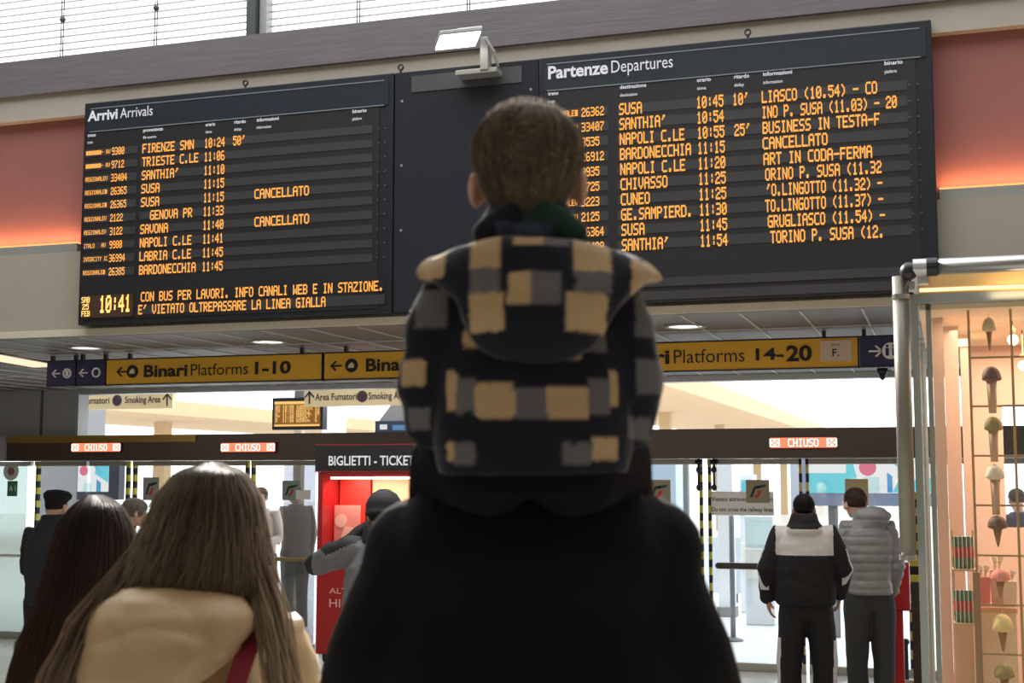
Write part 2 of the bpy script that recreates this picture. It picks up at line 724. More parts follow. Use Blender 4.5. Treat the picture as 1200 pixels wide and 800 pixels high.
louver_m = bpy.data.materials.new('opal_louvre')
louver_m.use_nodes = True
_nt = louver_m.node_tree
_nt.nodes.clear()
_a = _nt.nodes.new('ShaderNodeBsdfTranslucent')
_a.inputs[0].default_value = (0.92, 0.94, 0.95, 1)
_b = _nt.nodes.new('ShaderNodeBsdfTransparent')
_c = _nt.nodes.new('ShaderNodeMixShader')
_c.inputs[0].default_value = 0.45
_d = _nt.nodes.new('ShaderNodeOutputMaterial')
_nt.links.new(_a.outputs[0], _c.inputs[1])
_nt.links.new(_b.outputs[0], _c.inputs[2])
_nt.links.new(_c.outputs[0], _d.inputs[0])
sl = MB()
rods = MB()
for k in range(36):
    z = 4.62 + k * 0.049
    sl.add([(XL, YW + 0.18, z + 0.046), (XR, YW + 0.18, z + 0.046), (XR, YW + 0.14, z), (XL, YW + 0.14, z)], [(0, 1, 2, 3)])
    rods.box((XL, YW + 0.134, z - 0.007), (XR, YW + 0.142, z + 0.003))
child_shift(sl.build('louver_slats', louver_m), wf)
child_shift(rods.build('slat_edges', mat('pale_slat_edge', lin(190, 192, 195), 0.5)), wf)
for px, py in ((72, 66), (182, 54), (420, 27), (549, 13)):
    p = P(px, py, YW + 0.08)
    b = MB()
    for dx in (-0.009, 0.009):
        b.tube([(p.x + dx, p.y, 4.56), (p.x + dx, p.y, 6.4)], 0.0035, 8)
    for z in (4.585, 4.865, 5.145, 5.5):
        b.ell((p.x, p.y, z), (0.021, 0.02, 0.021), n=12, rows=6)
    child_shift(b.build('operating_rod', mat('dark_rod', lin(70, 72, 72), 0.5), smooth=True), wf)
p = P(301, 40, YW + 0.1)
child_shift(MB().box((p.x - 0.035, YW + 0.02, 4.565), (p.x + 0.03, YW + 0.16, 6.4)).build('mullion', mat('dark_green_mullion', lin(62, 74, 72), 0.5)), wf)
child_shift(MB().box((p.x + 0.04, YW + 0.06, 4.565), (p.x + 0.09, YW + 0.14, 6.4)).build('mullion_gusset', light_metal), wf)

# red cove lights at the foot of the recess, left and right of the boards
for nm, xa, xb, lab in (('cove_light', XL + 0.05, -5.475, 'amber cove light strip along the red recess by the arrivals board'),
                        ('cove_light', 0.01, XR - 0.05, 'amber cove light strip along the red recess beside the departures board')):
    t = thing(nm, lab, 'light', ((xa + xb) / 2, YW + 0.012, 3.227))
    L = (xb - xa) / 2
    MB().box((-L, 0.0, 0.0), (L, 0.05, 0.055)).build('housing', light_metal, t)
    MB().box((-L, 0.0, 0.055), (L, 0.045, 0.066)).build('diffuser', cove_glow, t)
    area('cove_lamp', ((xa + xb) / 2, YW + 0.012, 3.30), (math.radians(180 - 10), 0, 0), xb - xa, 0.05, 15.0 * (xb - xa) / 4.5, (1.0, 0.50, 0.22))

# passage soffit with panel joints
pm = MB()
for y_ in (13.22, 13.62):
    pm.box((XL, y_, 2.76), (XR, y_ + 0.08, 2.88))
for k in range(8):
    pm.box((XL + 0.3 + k * 2.1, YG + 0.45, 2.78), (XL + 0.36 + k * 2.1, 13.7, 2.86))
struct(pm.build('ceiling_porch', soffit_m, top=True))
so = struct(MB().box((XL, YW + 0.02, 2.655), (XR, YG + 0.5, 2.9)).build('ceiling_soffit', soffit_m, top=True))
jm = MB()
for k in range(46):
    x = XL + 0.2 + k * 0.335
    jm.box((x - 0.006, YW + 0.03, 2.648), (x + 0.006, YG - 0.02, 2.656))
for y in (8.4, 9.4, 10.4, 11.4):
    jm.box((XL, y - 0.006, 2.649), (XR, y + 0.006, 2.656))
child_shift(jm.build('panel_joints', mat('pale_joint', lin(190, 186, 178), 0.4)), so)
# linear lamp running into the passage at the far left
a = PZ(0, 416, 2.64)
b2 = PZ(60, 427, 2.64)
t = thing('linear_lamp', 'warm linear lamp along the passage ceiling beside grey wall', 'light', (b2.x, 0, 2.655))
dirx = (a.x - b2.x) / (a.y - b2.y)
MB().add([(-0.17 + (y - b2.y) * dirx, y, z) for y in (7.7, b2.y) for z in (-0.035, -0.012)] + [(0.0 + (y - b2.y) * dirx, y, z) for y in (7.7, b2.y) for z in (-0.035, -0.012)],
         [(0, 1, 3, 2), (4, 6, 7, 5), (0, 4, 5, 1), (2, 3, 7, 6), (0, 2, 6, 4), (1, 5, 7, 3)]).build('diffuser', emit('warm_tube', (1, 0.72, 0.5, 1), 1.3), t)
MB().add([(-0.2 + (y - b2.y) * dirx, y, z) for y in (7.7, b2.y) for z in (-0.013, -0.011)] + [(0.03 + (y - b2.y) * dirx, y, z) for y in (7.7, b2.y) for z in (-0.013, -0.011)],
         [(0, 1, 3, 2), (4, 6, 7, 5), (0, 4, 5, 1), (2, 3, 7, 6), (0, 2, 6, 4), (1, 5, 7, 3)]).build('tray', light_metal, t)
# downlights
dl = None
for px, py, lab in ((101, 408, 'round downlight in dark ceiling above the small blue arrow signs'),
                    (314, 401, 'round downlight in dark ceiling above the words Platforms 1-10'),
                    (803, 383, 'round downlight in dark ceiling above the words Platforms 14-20'),
                    (896, 430, 'round downlight in ceiling behind the sign for platforms 14-20')):
    q = PZ(px, py, 2.645)
    if dl is None:
        dl = thing('downlight', lab, 'light', (q.x, q.y, 2.655), 0, 'downlights in the passage ceiling')
        MB().ring(0, 0, 0.13, 0.025, -0.012, 0.0).build('rim', light_metal, dl)
        MB().disc(0, 0, 0.105, -0.006, 0.0).build('diffuser', emit('downlight_glow', (1, 0.96, 0.9, 1), 1.6), dl)
        for ch in dl.children:
            ch.data.transform(Matrix.Rotation(-math.pi / 2, 4, 'X') @ Matrix.Scale(-1, 4, (0, 1, 0)))
        first = dl
    else:
        dup(first, (q.x, q.y, 2.655), lab)

# the header beam over the doors, the window over it, the grey wall to its left
bz0, bz1 = 1.893, 2.157
p = P(8, 512, 12.0)
bxl = p.x
struct(MB().box((bxl, 12.0, bz0), (XR, YG + 0.1, bz1)).build('trim_3', bronze, bevel=0.008, top=True))
q = P(230, 515, 12.0)
struct(MB().box((bxl, 11.985, bz1 - 0.075), (q.x, 12.0, bz1)).build('trim_4', gold_trim, top=True))
p = P(93, 470, 12.2)
g = MB()
g.box((XL, 12.2, bz1), (p.x, YG + 0.05, 2.655))
struct(g.build('wall_end', grey_panel, top=True))
q = P(49, 470, 12.19)
struct(MB().box((q.x - 0.012, 12.185, bz1), (q.x + 0.012, 12.2, 2.655)).build('trim_5', mat('dark_joint', lin(84, 84, 86), 0.6), top=True))
wf2 = MB()
wf2.box((p.x - 0.03, 12.17, bz1), (p.x + 0.012, YG + 0.05, 2.655))
wf2.box((p.x, 12.2, 2.60), (XR, YG + 0.05, 2.655))
struct(wf2.build('window_2', light_metal, top=True))
# concrete pier at the far left, between beam end and hall wall
p = P(8, 640, 12.05)
struct(MB().box((p.x - 0.6, 12.03, bz0), (p.x - 0.01, 12.2, bz1 - 0.002)).build('wall_pier', grey_panel, top=True))

# ================================================================== the boards
board_m = mat('dark_board_casing', lin(32, 35, 43), 0.4, spec=0.4)
head_m = mat('header_reflection_tone', lin(40, 49, 57), 0.25, spec=0.5)  # lighter than the casing: reflected light is put into the colour
row_m = mat('grey_display_strip', lin(58, 58, 61), 0.4, vary=0.12, scale=3)
inner_m = mat('board_face', lin(34, 34, 39), 0.4)
line_m = mat('pale_joint_line', lin(110, 120, 126), 0.5)
BZ0, BZ1 = P(91, 381, YB).z, P(99.4, 121, YB).z


def zat(px, py):
    return P(px, py, YB).z


def xat(px, py, Y=YB):
    return P(px, py, Y).x


def board(name, label, x0, x1, z0, z1):
    t = thing(name, label, 'departure board' if 'depart' in name else 'arrivals board', ((x0 + x1) / 2, YB, z0))
    ox, oz = (x0 + x1) / 2, z0
    MB().box((x0 - ox, 0.0, 0), (x1 - ox, YW - YB - 0.003, z1 - z0)).build('casing', board_m, t, bevel=0.006)
    return t, ox, oz


def put(mb, name, m, t, ox, oz):
    mb.v = [(x - ox, y - YB, z - oz) for x, y, z in mb.v]
    return mb.build(name, m, t)


def put_words(s, xs, z, pitch, hh, fld, t, ox, oz, r):
    i = 0
    for w_ in s.split(' '):
        if w_:
            put(dots(MB(), w_, xs + i * pitch, YB - 0.009, z, pitch, hh), fld, led_amber, t, ox, oz).parent = r
        i += len(w_) + 1


def mk_board(name, label, x0, x1, z0, z1, rows, zr, titx, heads, hz, hstrip, rowh, extra=None):
    t, ox, oz = board(name, label, x0, x1, z0, z1)
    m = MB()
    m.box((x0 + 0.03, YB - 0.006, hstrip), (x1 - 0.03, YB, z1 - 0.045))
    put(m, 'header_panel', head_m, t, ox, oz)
    m = MB()
    for z in (hstrip, z1 - 0.045):
        m.box((x0 + 0.05, YB - 0.009, z - 0.0035), (x1 - 0.06, YB - 0.005, z + 0.0035))
    put(m, 'header_line', line_m, t, ox, oz)
    m = MB()
    m.box((x0 + 0.03, YB - 0.004, z0 + 0.03), (x1 - 0.09, YB, hstrip - 0.005))
    put(m, 'display_field', inner_m, t, ox, oz)
    a, b, xa, xb, xc, zt, hgt = titx
    m = MB()
    letters(m, a, xa, YB - 0.012, zt, hgt, xb - xa - 0.02, bold=0.028)
    put(m, 'heading', white_lit, t, ox, oz)['label'] = 'bold white heading ' + a
    m = MB()
    letters(m, b, xb, YB - 0.012, zt, hgt, xc - xb)
    put(m, 'heading', white_lit, t, ox, oz)['label'] = 'thin white heading ' + b
    for (hx, s1, s2, wd) in heads:
        m = MB()
        letters(m, s1, hx, YB - 0.012, hz, 0.022, wd, bold=0.02)
        put(m, 'column_heading', white_lit, t, ox, oz)
        m = MB()
        letters(m, s2, hx, YB - 0.012, hz - 0.046, 0.018, wd * 0.66, bold=0.01)
        put(m, 'column_heading', white_lit, t, ox, oz)
    for i, (segs, txt) in enumerate(rows):
        z = zr(i)
        m = MB()
        for sa, sb in segs:
            m.box((sa, YB - 0.0065, z - rowh / 2), (sb, YB - 0.003, z + rowh / 2))
        r = put(m, 'display_row', row_m, t, ox, oz)
        for (s, xs, pitch, hh), fld in zip(txt, ('train_lettering', 'number_lettering', 'destination_lettering', 'time_lettering', 'information_lettering', 'delay_lettering')):
            put_words(s, xs, z, pitch, hh, fld, t, ox, oz, r)
    return t, ox, oz


# --- arrivals
ax0, ax1 = xat(91, 381), xat(460, 226)
za = (zat(168, 174.5), zat(168, 316.4))
zra = lambda i: za[0] + (za[1] - za[0]) * i / 9.0
CH = 0.061


def AX(px, i):   # world x of a column on arrivals row i
    return P(px, 175 + i * 15.8 - 0.07 * (px - 168), YB).x


arr = [('=======- AV 9300', 'FIRENZE SMN', '10:24', "50'", ''), ('=======- AV 9712', 'TRIESTE C.LE', '11:06', '', ''),
       ('REGIONALEV 33404', "SANTHIA'", '11:10', '', ''), ('REGIONALE* 26365', 'SUSA', '11:15', '', ''),
       ('REGIONALE* 26365', 'SUSA', '11:15', '', 'CANCELLATO'), ('REGIONALEV 2122', '  GENOVA PR', '11:33', '', ''),
       ('REGIONALEV 3122', 'SAVONA', '11:40', '', 'CANCELLATO'), ('ITALO   AV 9980', 'NAPOLI C.LE', '11:41', '', ''),
       ('INTERCITY IC 36994', 'LABRIA C.LE', '11:45', '', ''), ('REGIONALE* 26385', 'BARDONECCHIA', '11:45', '', '')]
rows = []
dp = (AX(231, 9) - AX(164, 9)) / 12.0
tp = (AX(265, 0) - AX(240.5, 0)) / 5.0
for i, (tr, de, ti, dl_, inf) in enumerate(arr):
    lx = AX(102 - 0.42 * i, i)
    l2 = AX(132 - 0.4 * i, i)
    name_, num = tr.rsplit(' ', 1)
    name_ = name_.replace('=', '*')
    txt = [(name_.strip(), lx, (l2 - lx - 0.01) / max(11, len(name_)), 0.028), (num, l2, (AX(151, i) - AX(132, i)) / 5.0, CH * 0.82),
           (de, AX(168 - 0.45 * i, i), dp, CH), (ti, AX(240.5 - 0.3 * i, i), tp, CH)]
    if inf:
        txt.append((inf, AX(299, i), dp * 1.10, CH))
    if dl_:
        txt.append((dl_, AX(274, i), tp, CH))
    segs = [(lx - 0.01, AX(162 - 0.5 * i, i)), (AX(166 - 0.45 * i, i), AX(437, i))]
    rows.append((segs, txt))
heads = [(xat(104, 160), 'treno', 'train', 0.062), (xat(169, 154), 'provenienza', 'from', 0.148), (xat(242, 148), 'orario', 'time', 0.07),
         (xat(275.5, 144), 'ritardo', 'delay', 0.082), (xat(302, 141), 'informazioni', 'information', 0.155), (xat(414, 131), 'binario', 'platform', 0.095)]
arr_t, ox, oz = mk_board('arrivals_board', 'large dark arrivals board with amber rows and a lit clock', ax0, ax1, BZ0, BZ1, rows, zra,
                         ('Arrivi', 'Arrivals', xat(104, 142), xat(142, 138), xat(180, 134), zat(104, 142.5), 0.066), heads, zat(104, 161), zat(100, 155.5), 0.05)
# clock and running text under the rows
m = MB()
m.box((xat(95, 372), YB - 0.010, zat(95, 373)), (xat(157, 345), YB - 0.003, zat(157, 344)))
ck = put(m, 'clock_panel', mat('brown_lit_panel', lin(70, 48, 34), 0.5), arr_t, ox, oz)
m = MB()
dots(m, '10:41', xat(118, 356), YB - 0.013, zat(136, 356), 0.048, 0.11)
put(m, 'clock_lettering', led_bright, arr_t, ox, oz).parent = ck
m = MB()
dots(m, 'SAB', xat(97, 351), YB - 0.013, zat(104, 351.5), 0.022, 0.036)
dots(m, '25', xat(98, 358), YB - 0.013, zat(104, 359.5), 0.026, 0.036)
dots(m, 'FEB', xat(97, 366), YB - 0.013, zat(104, 367.5), 0.022, 0.036)
put(m, 'date_lettering', led_bright, arr_t, ox, oz).parent = ck
for s, xa, ya, xb, yb, tail in (('CON BUS PER LAVORI. INFO CANALI WEB E IN STAZIONE.', 166, 348, 451, 334, 0), ("E' VIETATO OLTREPASSARE LA LINEA GIALLA", 163, 363, 383, 353.5, 1)):
    z = zat(xa, ya)
    m = MB()
    m.box((xat(163, ya), YB - 0.0065, z - 0.03), (xat(451, yb), YB - 0.003, z + 0.03))
    r = put(m, 'message_row', row_m if tail else inner_m, arr_t, ox, oz)
    put_words(s, xat(xa, ya), z, (xat(xb, yb) - xat(xa, ya)) / len(s), CH, 'message_lettering', arr_t, ox, oz, r)
for i in range(10):
    for dx in (0, 0.045):
        put(MB().box((ax1 - 0.07 + dx - 0.03, YB - 0.006, zra(i) - 0.004), (ax1 - 0.07 + dx - 0.02, YB, zra(i) + 0.004)), 'platform_lamp', mat('unlit_lamp', lin(90, 92, 100), 0.4), arr_t, ox, oz)

# --- blank middle panel
dx0 = xat(632, 200)
t = thing('blank_panel', 'dark blank panel joining arrivals and departures boards behind the child', 'panel', ((ax1 + dx0) / 2, YB + 0.01, BZ0))
hw = (dx0 - ax1) / 2 - 0.004
MB().box((-hw, 0.0, 0), (hw, YW - YB - 0.013, BZ1 - BZ0)).build('casing', mat('dark_blank_casing', lin(46, 48, 54), 0.75, spec=0.08), t, bevel=0.005)
m = MB()
m.box((xat(482, 100) - (ax1 + dx0) / 2, -0.005, zat(482, 108) - BZ0), (xat(611, 90) - (ax1 + dx0) / 2, 0.0, zat(482, 89) - BZ0))
m.build('cover_plate', mat('grey_cover', lin(66, 66, 70), 0.5), t)
m = MB()
for z in (0.5, 0.9, 1.3):
    for sx in (-1, 1):
        m.disc(sx * (hw - 0.05), z, 0.008, -0.004, 0.0, 10)
m.build('screw', light_metal, t)

# --- departures
dx1 = xat(1091, 22.4)
zd = (zat(726, 128.5), zat(729, 287.5))
zrd = lambda i: zd[0] + (zd[1] - zd[0]) * i / 9.0


def DX(px, i):
    return P(px, 128.5 + i * 17.7 - 0.08 * (px - 726), YB).x


dep = [('REGIONALE*', '26362', 'SUSA', '10:45', "10'", 'LIASCO (10.54) - CO', 1028), ('REGIONALEV', '33407', "SANTHIA'", '10:54', '', 'INO P. SUSA (11.03) - 20', 1051),
       ('******* AV', '9535', 'NAPOLI C.LE', '10:55', "25'", 'BUSINESS IN TESTA-F', 1031), ('REGIONALE*', '26912', 'BARDONECCHIA', '11:15', '', 'CANCELLATO', 970),
       ('******* AV', '9935', 'NAPOLI C.LE', '11:20', '', 'ART IN CODA-FERMA', 1022), ('REGIONALEV', '2725', 'CHIVASSO', '11:25', '', 'ORINO P. SUSA (11.32', 1033),
       ('REGIONALEV', '3223', 'CUNEO', '11:25', '', "'O.LINGOTTO (11.32) -", 1034), ('REGIONALEV', '2125', 'GE.SAMPIERD.', '11:30', '', 'TO.LINGOTTO (11.37) -', 1035),
       ('REGIONALE*', '26364', 'SUSA', '11:45', '', 'GRUGLIASCO (11.54) -', 1037), ('REGIONALEV', '33408', "SANTHIA'", '11:54', '', 'TORINO P. SUSA (12.', 1036)]
rows = []
dp = (DX(811, 3) - DX(727, 3)) / 12.0
tp = (DX(848.5, 0) - DX(816, 0)) / 5.0
CH2 = 0.068
for i, (nm, num, de, ti, dly, inf, xe) in enumerate(dep):
    xs = [893, 893, 894, 894, 895, 897, 898, 897, 900, 903][i]
    txt = [(nm, DX(641, i), (DX(678, i) - DX(641, i)) / 10, 0.036), (num, DX(682, i), (DX(709, i) - DX(682, i)) / 5.0, CH2 * 0.78),
           (de, DX(726 + 0.35 * i, i), dp, CH2), (ti, DX(816.5 + 0.5 * i, i), tp, CH2),
           (inf, DX(xs, i), (DX(xe, i) - DX(xs, i)) / (len(inf) - 0.15), CH2)]
    if dly:
        txt.append((dly, DX(859 + i, i), tp * 0.98, CH2))
    rows.append(([(DX(638, i), DX(713, i)), (DX(724, i), DX(1063 + i * 0.6, i))], txt))
heads = [(xat(643, 111), 'treno', 'train', 0.062), (xat(727, 103), 'destinazione', 'destination', 0.155), (xat(817, 95), 'orario', 'time', 0.08),
         (xat(860.5, 91), 'ritardo', 'delay', 0.085), (xat(894.5, 87), 'informazioni', 'information', 0.16), (xat(1036.5, 74), 'binario', 'platform', 0.095)]
dep_t, ox, oz = mk_board('departures_board', 'large dark departures board with ten amber rows of trains', dx0, dx1, BZ0, BZ1, rows, zrd,
                         ('Partenze', 'Departures', xat(643, 92), xat(717, 86), xat(789, 80), zat(643, 93), 0.072), heads, zat(643, 112.5), zat(640, 107), 0.055)
m = MB()
for z in (zat(900, 325), zat(900, 341)):
    m.box((xat(740, 330), YB - 0.010, z - 0.025), (xat(1065, 310), YB - 0.003, z + 0.025))
put(m, 'message_row', row_m, dep_t, ox, oz)
for i in range(10):
    for dx in (0, 0.045):
        put(MB().box((dx1 - 0.1 + dx - 0.03, YB - 0.006, zrd(i) - 0.004), (dx1 - 0.1 + dx - 0.02, YB, zrd(i) + 0.004)), 'platform_lamp', mat('unlit_lamp', lin(90, 92, 100), 0.4), dep_t, ox, oz)

# --- flood lamp on the top edge of the boards
p = P(535, 47, YB - 0.25)
t = thing('flood_lamp', 'rectangular flood lamp glowing above the boards over the child', 'lamp', (p.x, p.y, p.z))
tilt = Matrix.Rotation(math.radians(-4), 3, 'X') @ Matrix(((1, -0.55, 0), (0, 1, 0), (0, 0, 1)))
hb = MB()
hb.obox((0, 0.02, 0.022), (0.265, 0.19, 0.03), tilt)
hb.obox((0.05, 0.06, 0.055), (0.16, 0.10, 0.04), tilt)
hb.build('housing', light_metal, t, bevel=0.008)
MB().obox((0, 0.02, 0.002), (0.25, 0.18, 0.012), tilt).build('lens', emit('flood_glow', (1.0, 0.95, 0.85, 1), 5.0), t)
hb = MB()
hb.box((0.10, 0.13, -0.15), (0.15, 0.20, 0.05))
hb.tube([(0.14, 0.12, 0.03), (0.18, 0.15, -0.04), (0.19, 0.2, -0.12)], 0.01, 8)
hb.box((-0.06, 0.14, -0.165), (0.20, 0.25, -0.135))
hb.build('bracket', light_metal, t, bevel=0.004)
fl = area('flood_beam', (p.x - 0.02, p.y - 0.12, p.z - 0.06), (math.radians(-72), 0, math.radians(12)), 0.24, 0.18, 450, (1.0, 0.95, 0.86), math.radians(120))

# small eye bolts on top of the boards
for px, py, lab in ((283, 100, 'small dark eye bolt on the top edge of the arrivals board'), (466, 82, 'small dark eye bolt where arrivals board meets blank panel'), (875, 45, 'small dark eye bolt on the top edge of the departures board')):
    x = xat(px, py)
    b = MB()
    b.tube([(x, YB + 0.05, BZ1 - 0.005), (x, YB + 0.05, BZ1 + 0.03)], 0.008, 8)
    b.ring(x, BZ1 + 0.045, 0.02, 0.008, YB + 0.045, YB + 0.055, 14)
    tag(b.build('eye_bolt', black_plastic, top=True), lab, 'bolt', 'eye bolts on the boards')

# ================================================================== hanging platform signs
YS = 8.6
yellow = mat('yellow_sign', lin(228, 174, 50), 0.45, vary=0.04, scale=3)
navy = mat('navy_sign', lin(44, 46, 92), 0.45)
sign_edge = mat('dark_sign_frame', lin(40, 38, 36), 0.5)
SZ1, SZ0 = P(128, 420.5, YS).z, P(128, 451.5, YS).z


def sx(px, py=434):
    return P(px, py, YS).x


def hang_sign(name, label, pa, pb, m, cat='sign'):
    x0, x1 = sx(pa), sx(pb)
    t = thing(name, label, cat, ((x0 + x1) / 2, YS, SZ0), 0, 'hanging platform signs')
    t['group'] = 'hanging platform signs'
    h = (x1 - x0) / 2
    MB().box((-h, 0, 0.006), (h, 0.07, SZ1 - SZ0 - 0.006)).build('panel', m, t)
    fr = MB()
    fr.box((-h, -0.004, 0), (h, 0.074, 0.008))
    fr.box((-h, -0.004, SZ1 - SZ0 - 0.010), (h, 0.074, SZ1 - SZ0))
    fr.box((h - 0.008, -0.004, 0), (h, 0.074, SZ1 - SZ0))
    fr.build('frame', sign_edge, t)
    for xx in (-h * 0.8, h * 0.8):
        MB().box((xx - 0.012, 0.02, SZ1 - SZ0 - 0.003), (xx + 0.012, 0.05, 2.652 - SZ0)).build('hanger', sign_edge, t)
    return t, (x0 + x1) / 2


def on_sign(t, cx, mb, name, m):
    mb.v = [(x - cx, y - YS, z - SZ0) for x, y, z in mb.v]
    return mb.build(name, m, t)


zc = (SZ0 + SZ1) / 2
yf = YS - 0.004


def train_icon(x, r):
    m = MB().disc(x, zc, r, yf - 0.003, YS)
    return m


def train_glyph(x, r):
    m = MB()
    m.plate([(x - r * 0.55, zc - r * 0.35), (x + r * 0.45, zc - r * 0.35), (x + r * 0.5, zc + r * 0.2), (x + r * 0.1, zc + r * 0.5), (x - r * 0.35, zc + r * 0.2)], yf - 0.006, yf - 0.003)
    return m


hs = (SZ1 - SZ0)
for pa, pb, ac, ic, lab, sh in ((55, 89, 66, 79, 'small navy arrow sign at the far end by the grey wall', 'ring'), (90, 124, 98, 113, 'small navy arrow sign joined to the sign for platforms 1-10', 'round')):
    t, cx = hang_sign('direction_sign', lab, pa, pb, navy)
    on_sign(t, cx, arrow(MB(), sx(ac), zc, 0.075, yf - 0.003, YS, 'L'), 'arrow', white_print)
    m = MB().ring(sx(ic), zc, 0.038, 0.012, yf - 0.003, YS)
    if sh == 'ring':
        m.box((sx(ic) - 0.012, yf - 0.003, zc - 0.02), (sx(ic) + 0.012, YS, zc + 0.02))
    on_sign(t, cx, m, 'pictogram', white_print)


def yellow_sign(label, pa, pb, items):
    t, cx = hang_sign('platform_sign', label, pa, pb, yellow)
    for it in items:
        k = it[0]
        if k == 'arrow':
            on_sign(t, cx, arrow(MB(), sx(it[1]), zc, 0.085, yf - 0.003, YS, 'L'), 'arrow', dark_print)
        elif k == 'icon':
            on_sign(t, cx, train_icon(sx(it[1]), 0.048), 'pictogram', dark_print)
            on_sign(t, cx, train_glyph(sx(it[1]), 0.046), 'train_symbol', mat('pale_print', lin(230, 205, 170), 0.6))
        else:
            _, s, xa, xb, bold, hh = it
            m = MB()
            letters(m, s, sx(xa), yf - 0.001, zc - hs * 0.5 * hh, hs * hh, sx(xb) - sx(xa), bold)
            on_sign(t, cx, m, 'lettering', dark_print)['label'] = 'dark lettering ' + s
    return t, cx


yellow_sign('yellow platform sign with arrow reading Binari Platforms 1-10', 125, 378, [('arrow', 143), ('icon', 155.5), ('t', 'Binari', 169, 220, 0.03, 0.42), ('t', 'Platforms', 224, 291, -0.004, 0.42), ('t', '1-10', 299, 341, 0.03, 0.42)])
yellow_sign('yellow platform sign with arrow and Binari, partly behind the child', 380, 622, [('arrow', 394), ('icon', 412), ('t', 'Binari', 429, 483, 0.03, 0.42), ('t', 'Platforms', 488, 556, -0.004, 0.42), ('t', '11-13', 562, 608, 0.03, 0.42)])
t, cx = yellow_sign('yellow platform sign reading Platforms 14-20 with a pale sticker', 624, 1007, [('arrow', 646), ('icon', 672), ('t', 'Binari', 712, 785, 0.03, 0.44), ('t', 'Platforms', 790, 873, -0.004, 0.44), ('t', '14-', 886, 919, 0.025, 0.36), ('t', '20', 922, 952, 0.035, 0.46)])
m = MB().box((sx(962), yf - 0.004, zc - 0.055), (sx(999), YS, zc + 0.075))
on_sign(t, cx, m, 'sticker', mat('pale_sticker', lin(214, 196, 180), 0.6))
m = letters(MB(), 'F.', sx(976), yf - 0.006, zc - 0.025, 0.045, sx(984) - sx(976), 0.01)
letters(m, 'Nord', sx(975), yf - 0.006, zc + 0.042, 0.014, sx(985) - sx(975))
on_sign(t, cx, m, 'lettering', dark_print)
t, cx = hang_sign('direction_sign', 'navy sign with arrow and toilet symbol by the lit kiosk', 1008, 1062, navy)
on_sign(t, cx, arrow(MB(), sx(1026, 405), zc, 0.085, yf - 0.003, YS, 'R'), 'arrow', white_print)
m = MB().disc(sx(1043.5, 405), zc, 0.052, yf - 0.003, YS)
on_sign(t, cx, m, 'pictogram', white_print)
m = MB()
for d in (-0.02, 0.02):
    m.box((sx(1043.5, 405) + d - 0.010, yf - 0.006, zc - 0.03), (sx(1043.5, 405) + d + 0.010, yf - 0.003, zc + 0.018))
    m.disc(sx(1043.5, 405) + d, zc + 0.03, 0.009, yf - 0.006, yf - 0.003, 10)
on_sign(t, cx, m, 'figure_symbol', navy)

# camera dome under the opening, top right
q = P(1034, 437, 11.9)
m = MB()
m.lathe([(0.001, -0.075), (0.02, -0.06), (0.03, -0.04), (0.033, -0.02), (0.045, -0.018), (0.045, 0.03)], (q.x, q.y, 2.655 - 0.03))
tag(m.build('dome_camera', black_plastic, smooth=True, top=True), 'small dark dome camera under the ceiling above the big blue screen', 'camera')

# ================================================================== CHIUSO signs on the beam
red_led = emit('orange_red_led', (1.0, 0.24, 0.12, 1), 1.35)
white_led = emit('white_led', (1.0, 0.86, 0.80, 1), 1.5)
for px0, px1, py, lab in ((85, 141, 524, 'lit CHIUSO sign on the beam above the officer in black beret'), (260, 322, 524, 'lit CHIUSO sign on the beam beside the ticket machine'),
                          (690, 749, 520.5, 'lit CHIUSO sign on the beam partly hidden by the child'), (903, 980, 518.5, 'lit CHIUSO sign on the beam above the two men')):
    a, b = P(px0, py, 11.97), P(px1, py, 11.97)
    w2 = (b.x - a.x) / 2
    t = thing('closed_sign', lab, 'sign', ((a.x + b.x) / 2, 12.0, a.z - 0.05), 0, 'CHIUSO signs on the beam')
    MB().box((-w2 - 0.008, -0.035, -0.006), (w2 + 0.008, 0.0, 0.100)).build('housing', mat('dark_red_housing', lin(110, 34, 30), 0.5), t)
    MB().box((-w2, -0.037, 0.004), (w2, -0.035, 0.092)).build('display', red_led, t)
    m = MB()
    dots(m, 'CHIUSO', -w2 * 0.46, -0.040, 0.048, w2 * 0.95 / 6, 0.07)
    for sgn in (-1, 1):
        m.box((sgn * w2 * 0.87 - 0.045, -0.039, 0.012), (sgn * w2 * 0.87 + 0.045, -0.0385, 0.084))
    m.build('lettering', white_led, t)
    m = MB()
    for sgn in (-1, 1):
        dots(m, 'X', sgn * w2 * 0.87 - 0.027, -0.040, 0.048, 0.066, 0.055)
    m.build('cross_mark', red_led, t)
# ================================================================== glass doors to the platforms
pane_m = glass('door_glass', (0.93, 0.95, 0.95, 1), 0.10)
pane_green = glass('greenish_glass', (0.55, 0.60, 0.58, 1), 0.14, 0.05)
hazard = stripes('yellow_black_strip', lin(196, 186, 70), lin(30, 30, 32), 0.14)
hazard2 = stripes('navy_cream_strip', lin(210, 196, 130), lin(40, 44, 80), 0.16)
bar_gold = mat('satin_gold_bar', lin(150, 128, 92), 0.35, metal=0.6)
bar_dark = mat('dark_bar', lin(74, 66, 58), 0.4, metal=0.4)
H0 = bz0 - 0.002


def gx(px, py=600, Y=YG):
    return P(px, py, Y).x


ndoor = [0]


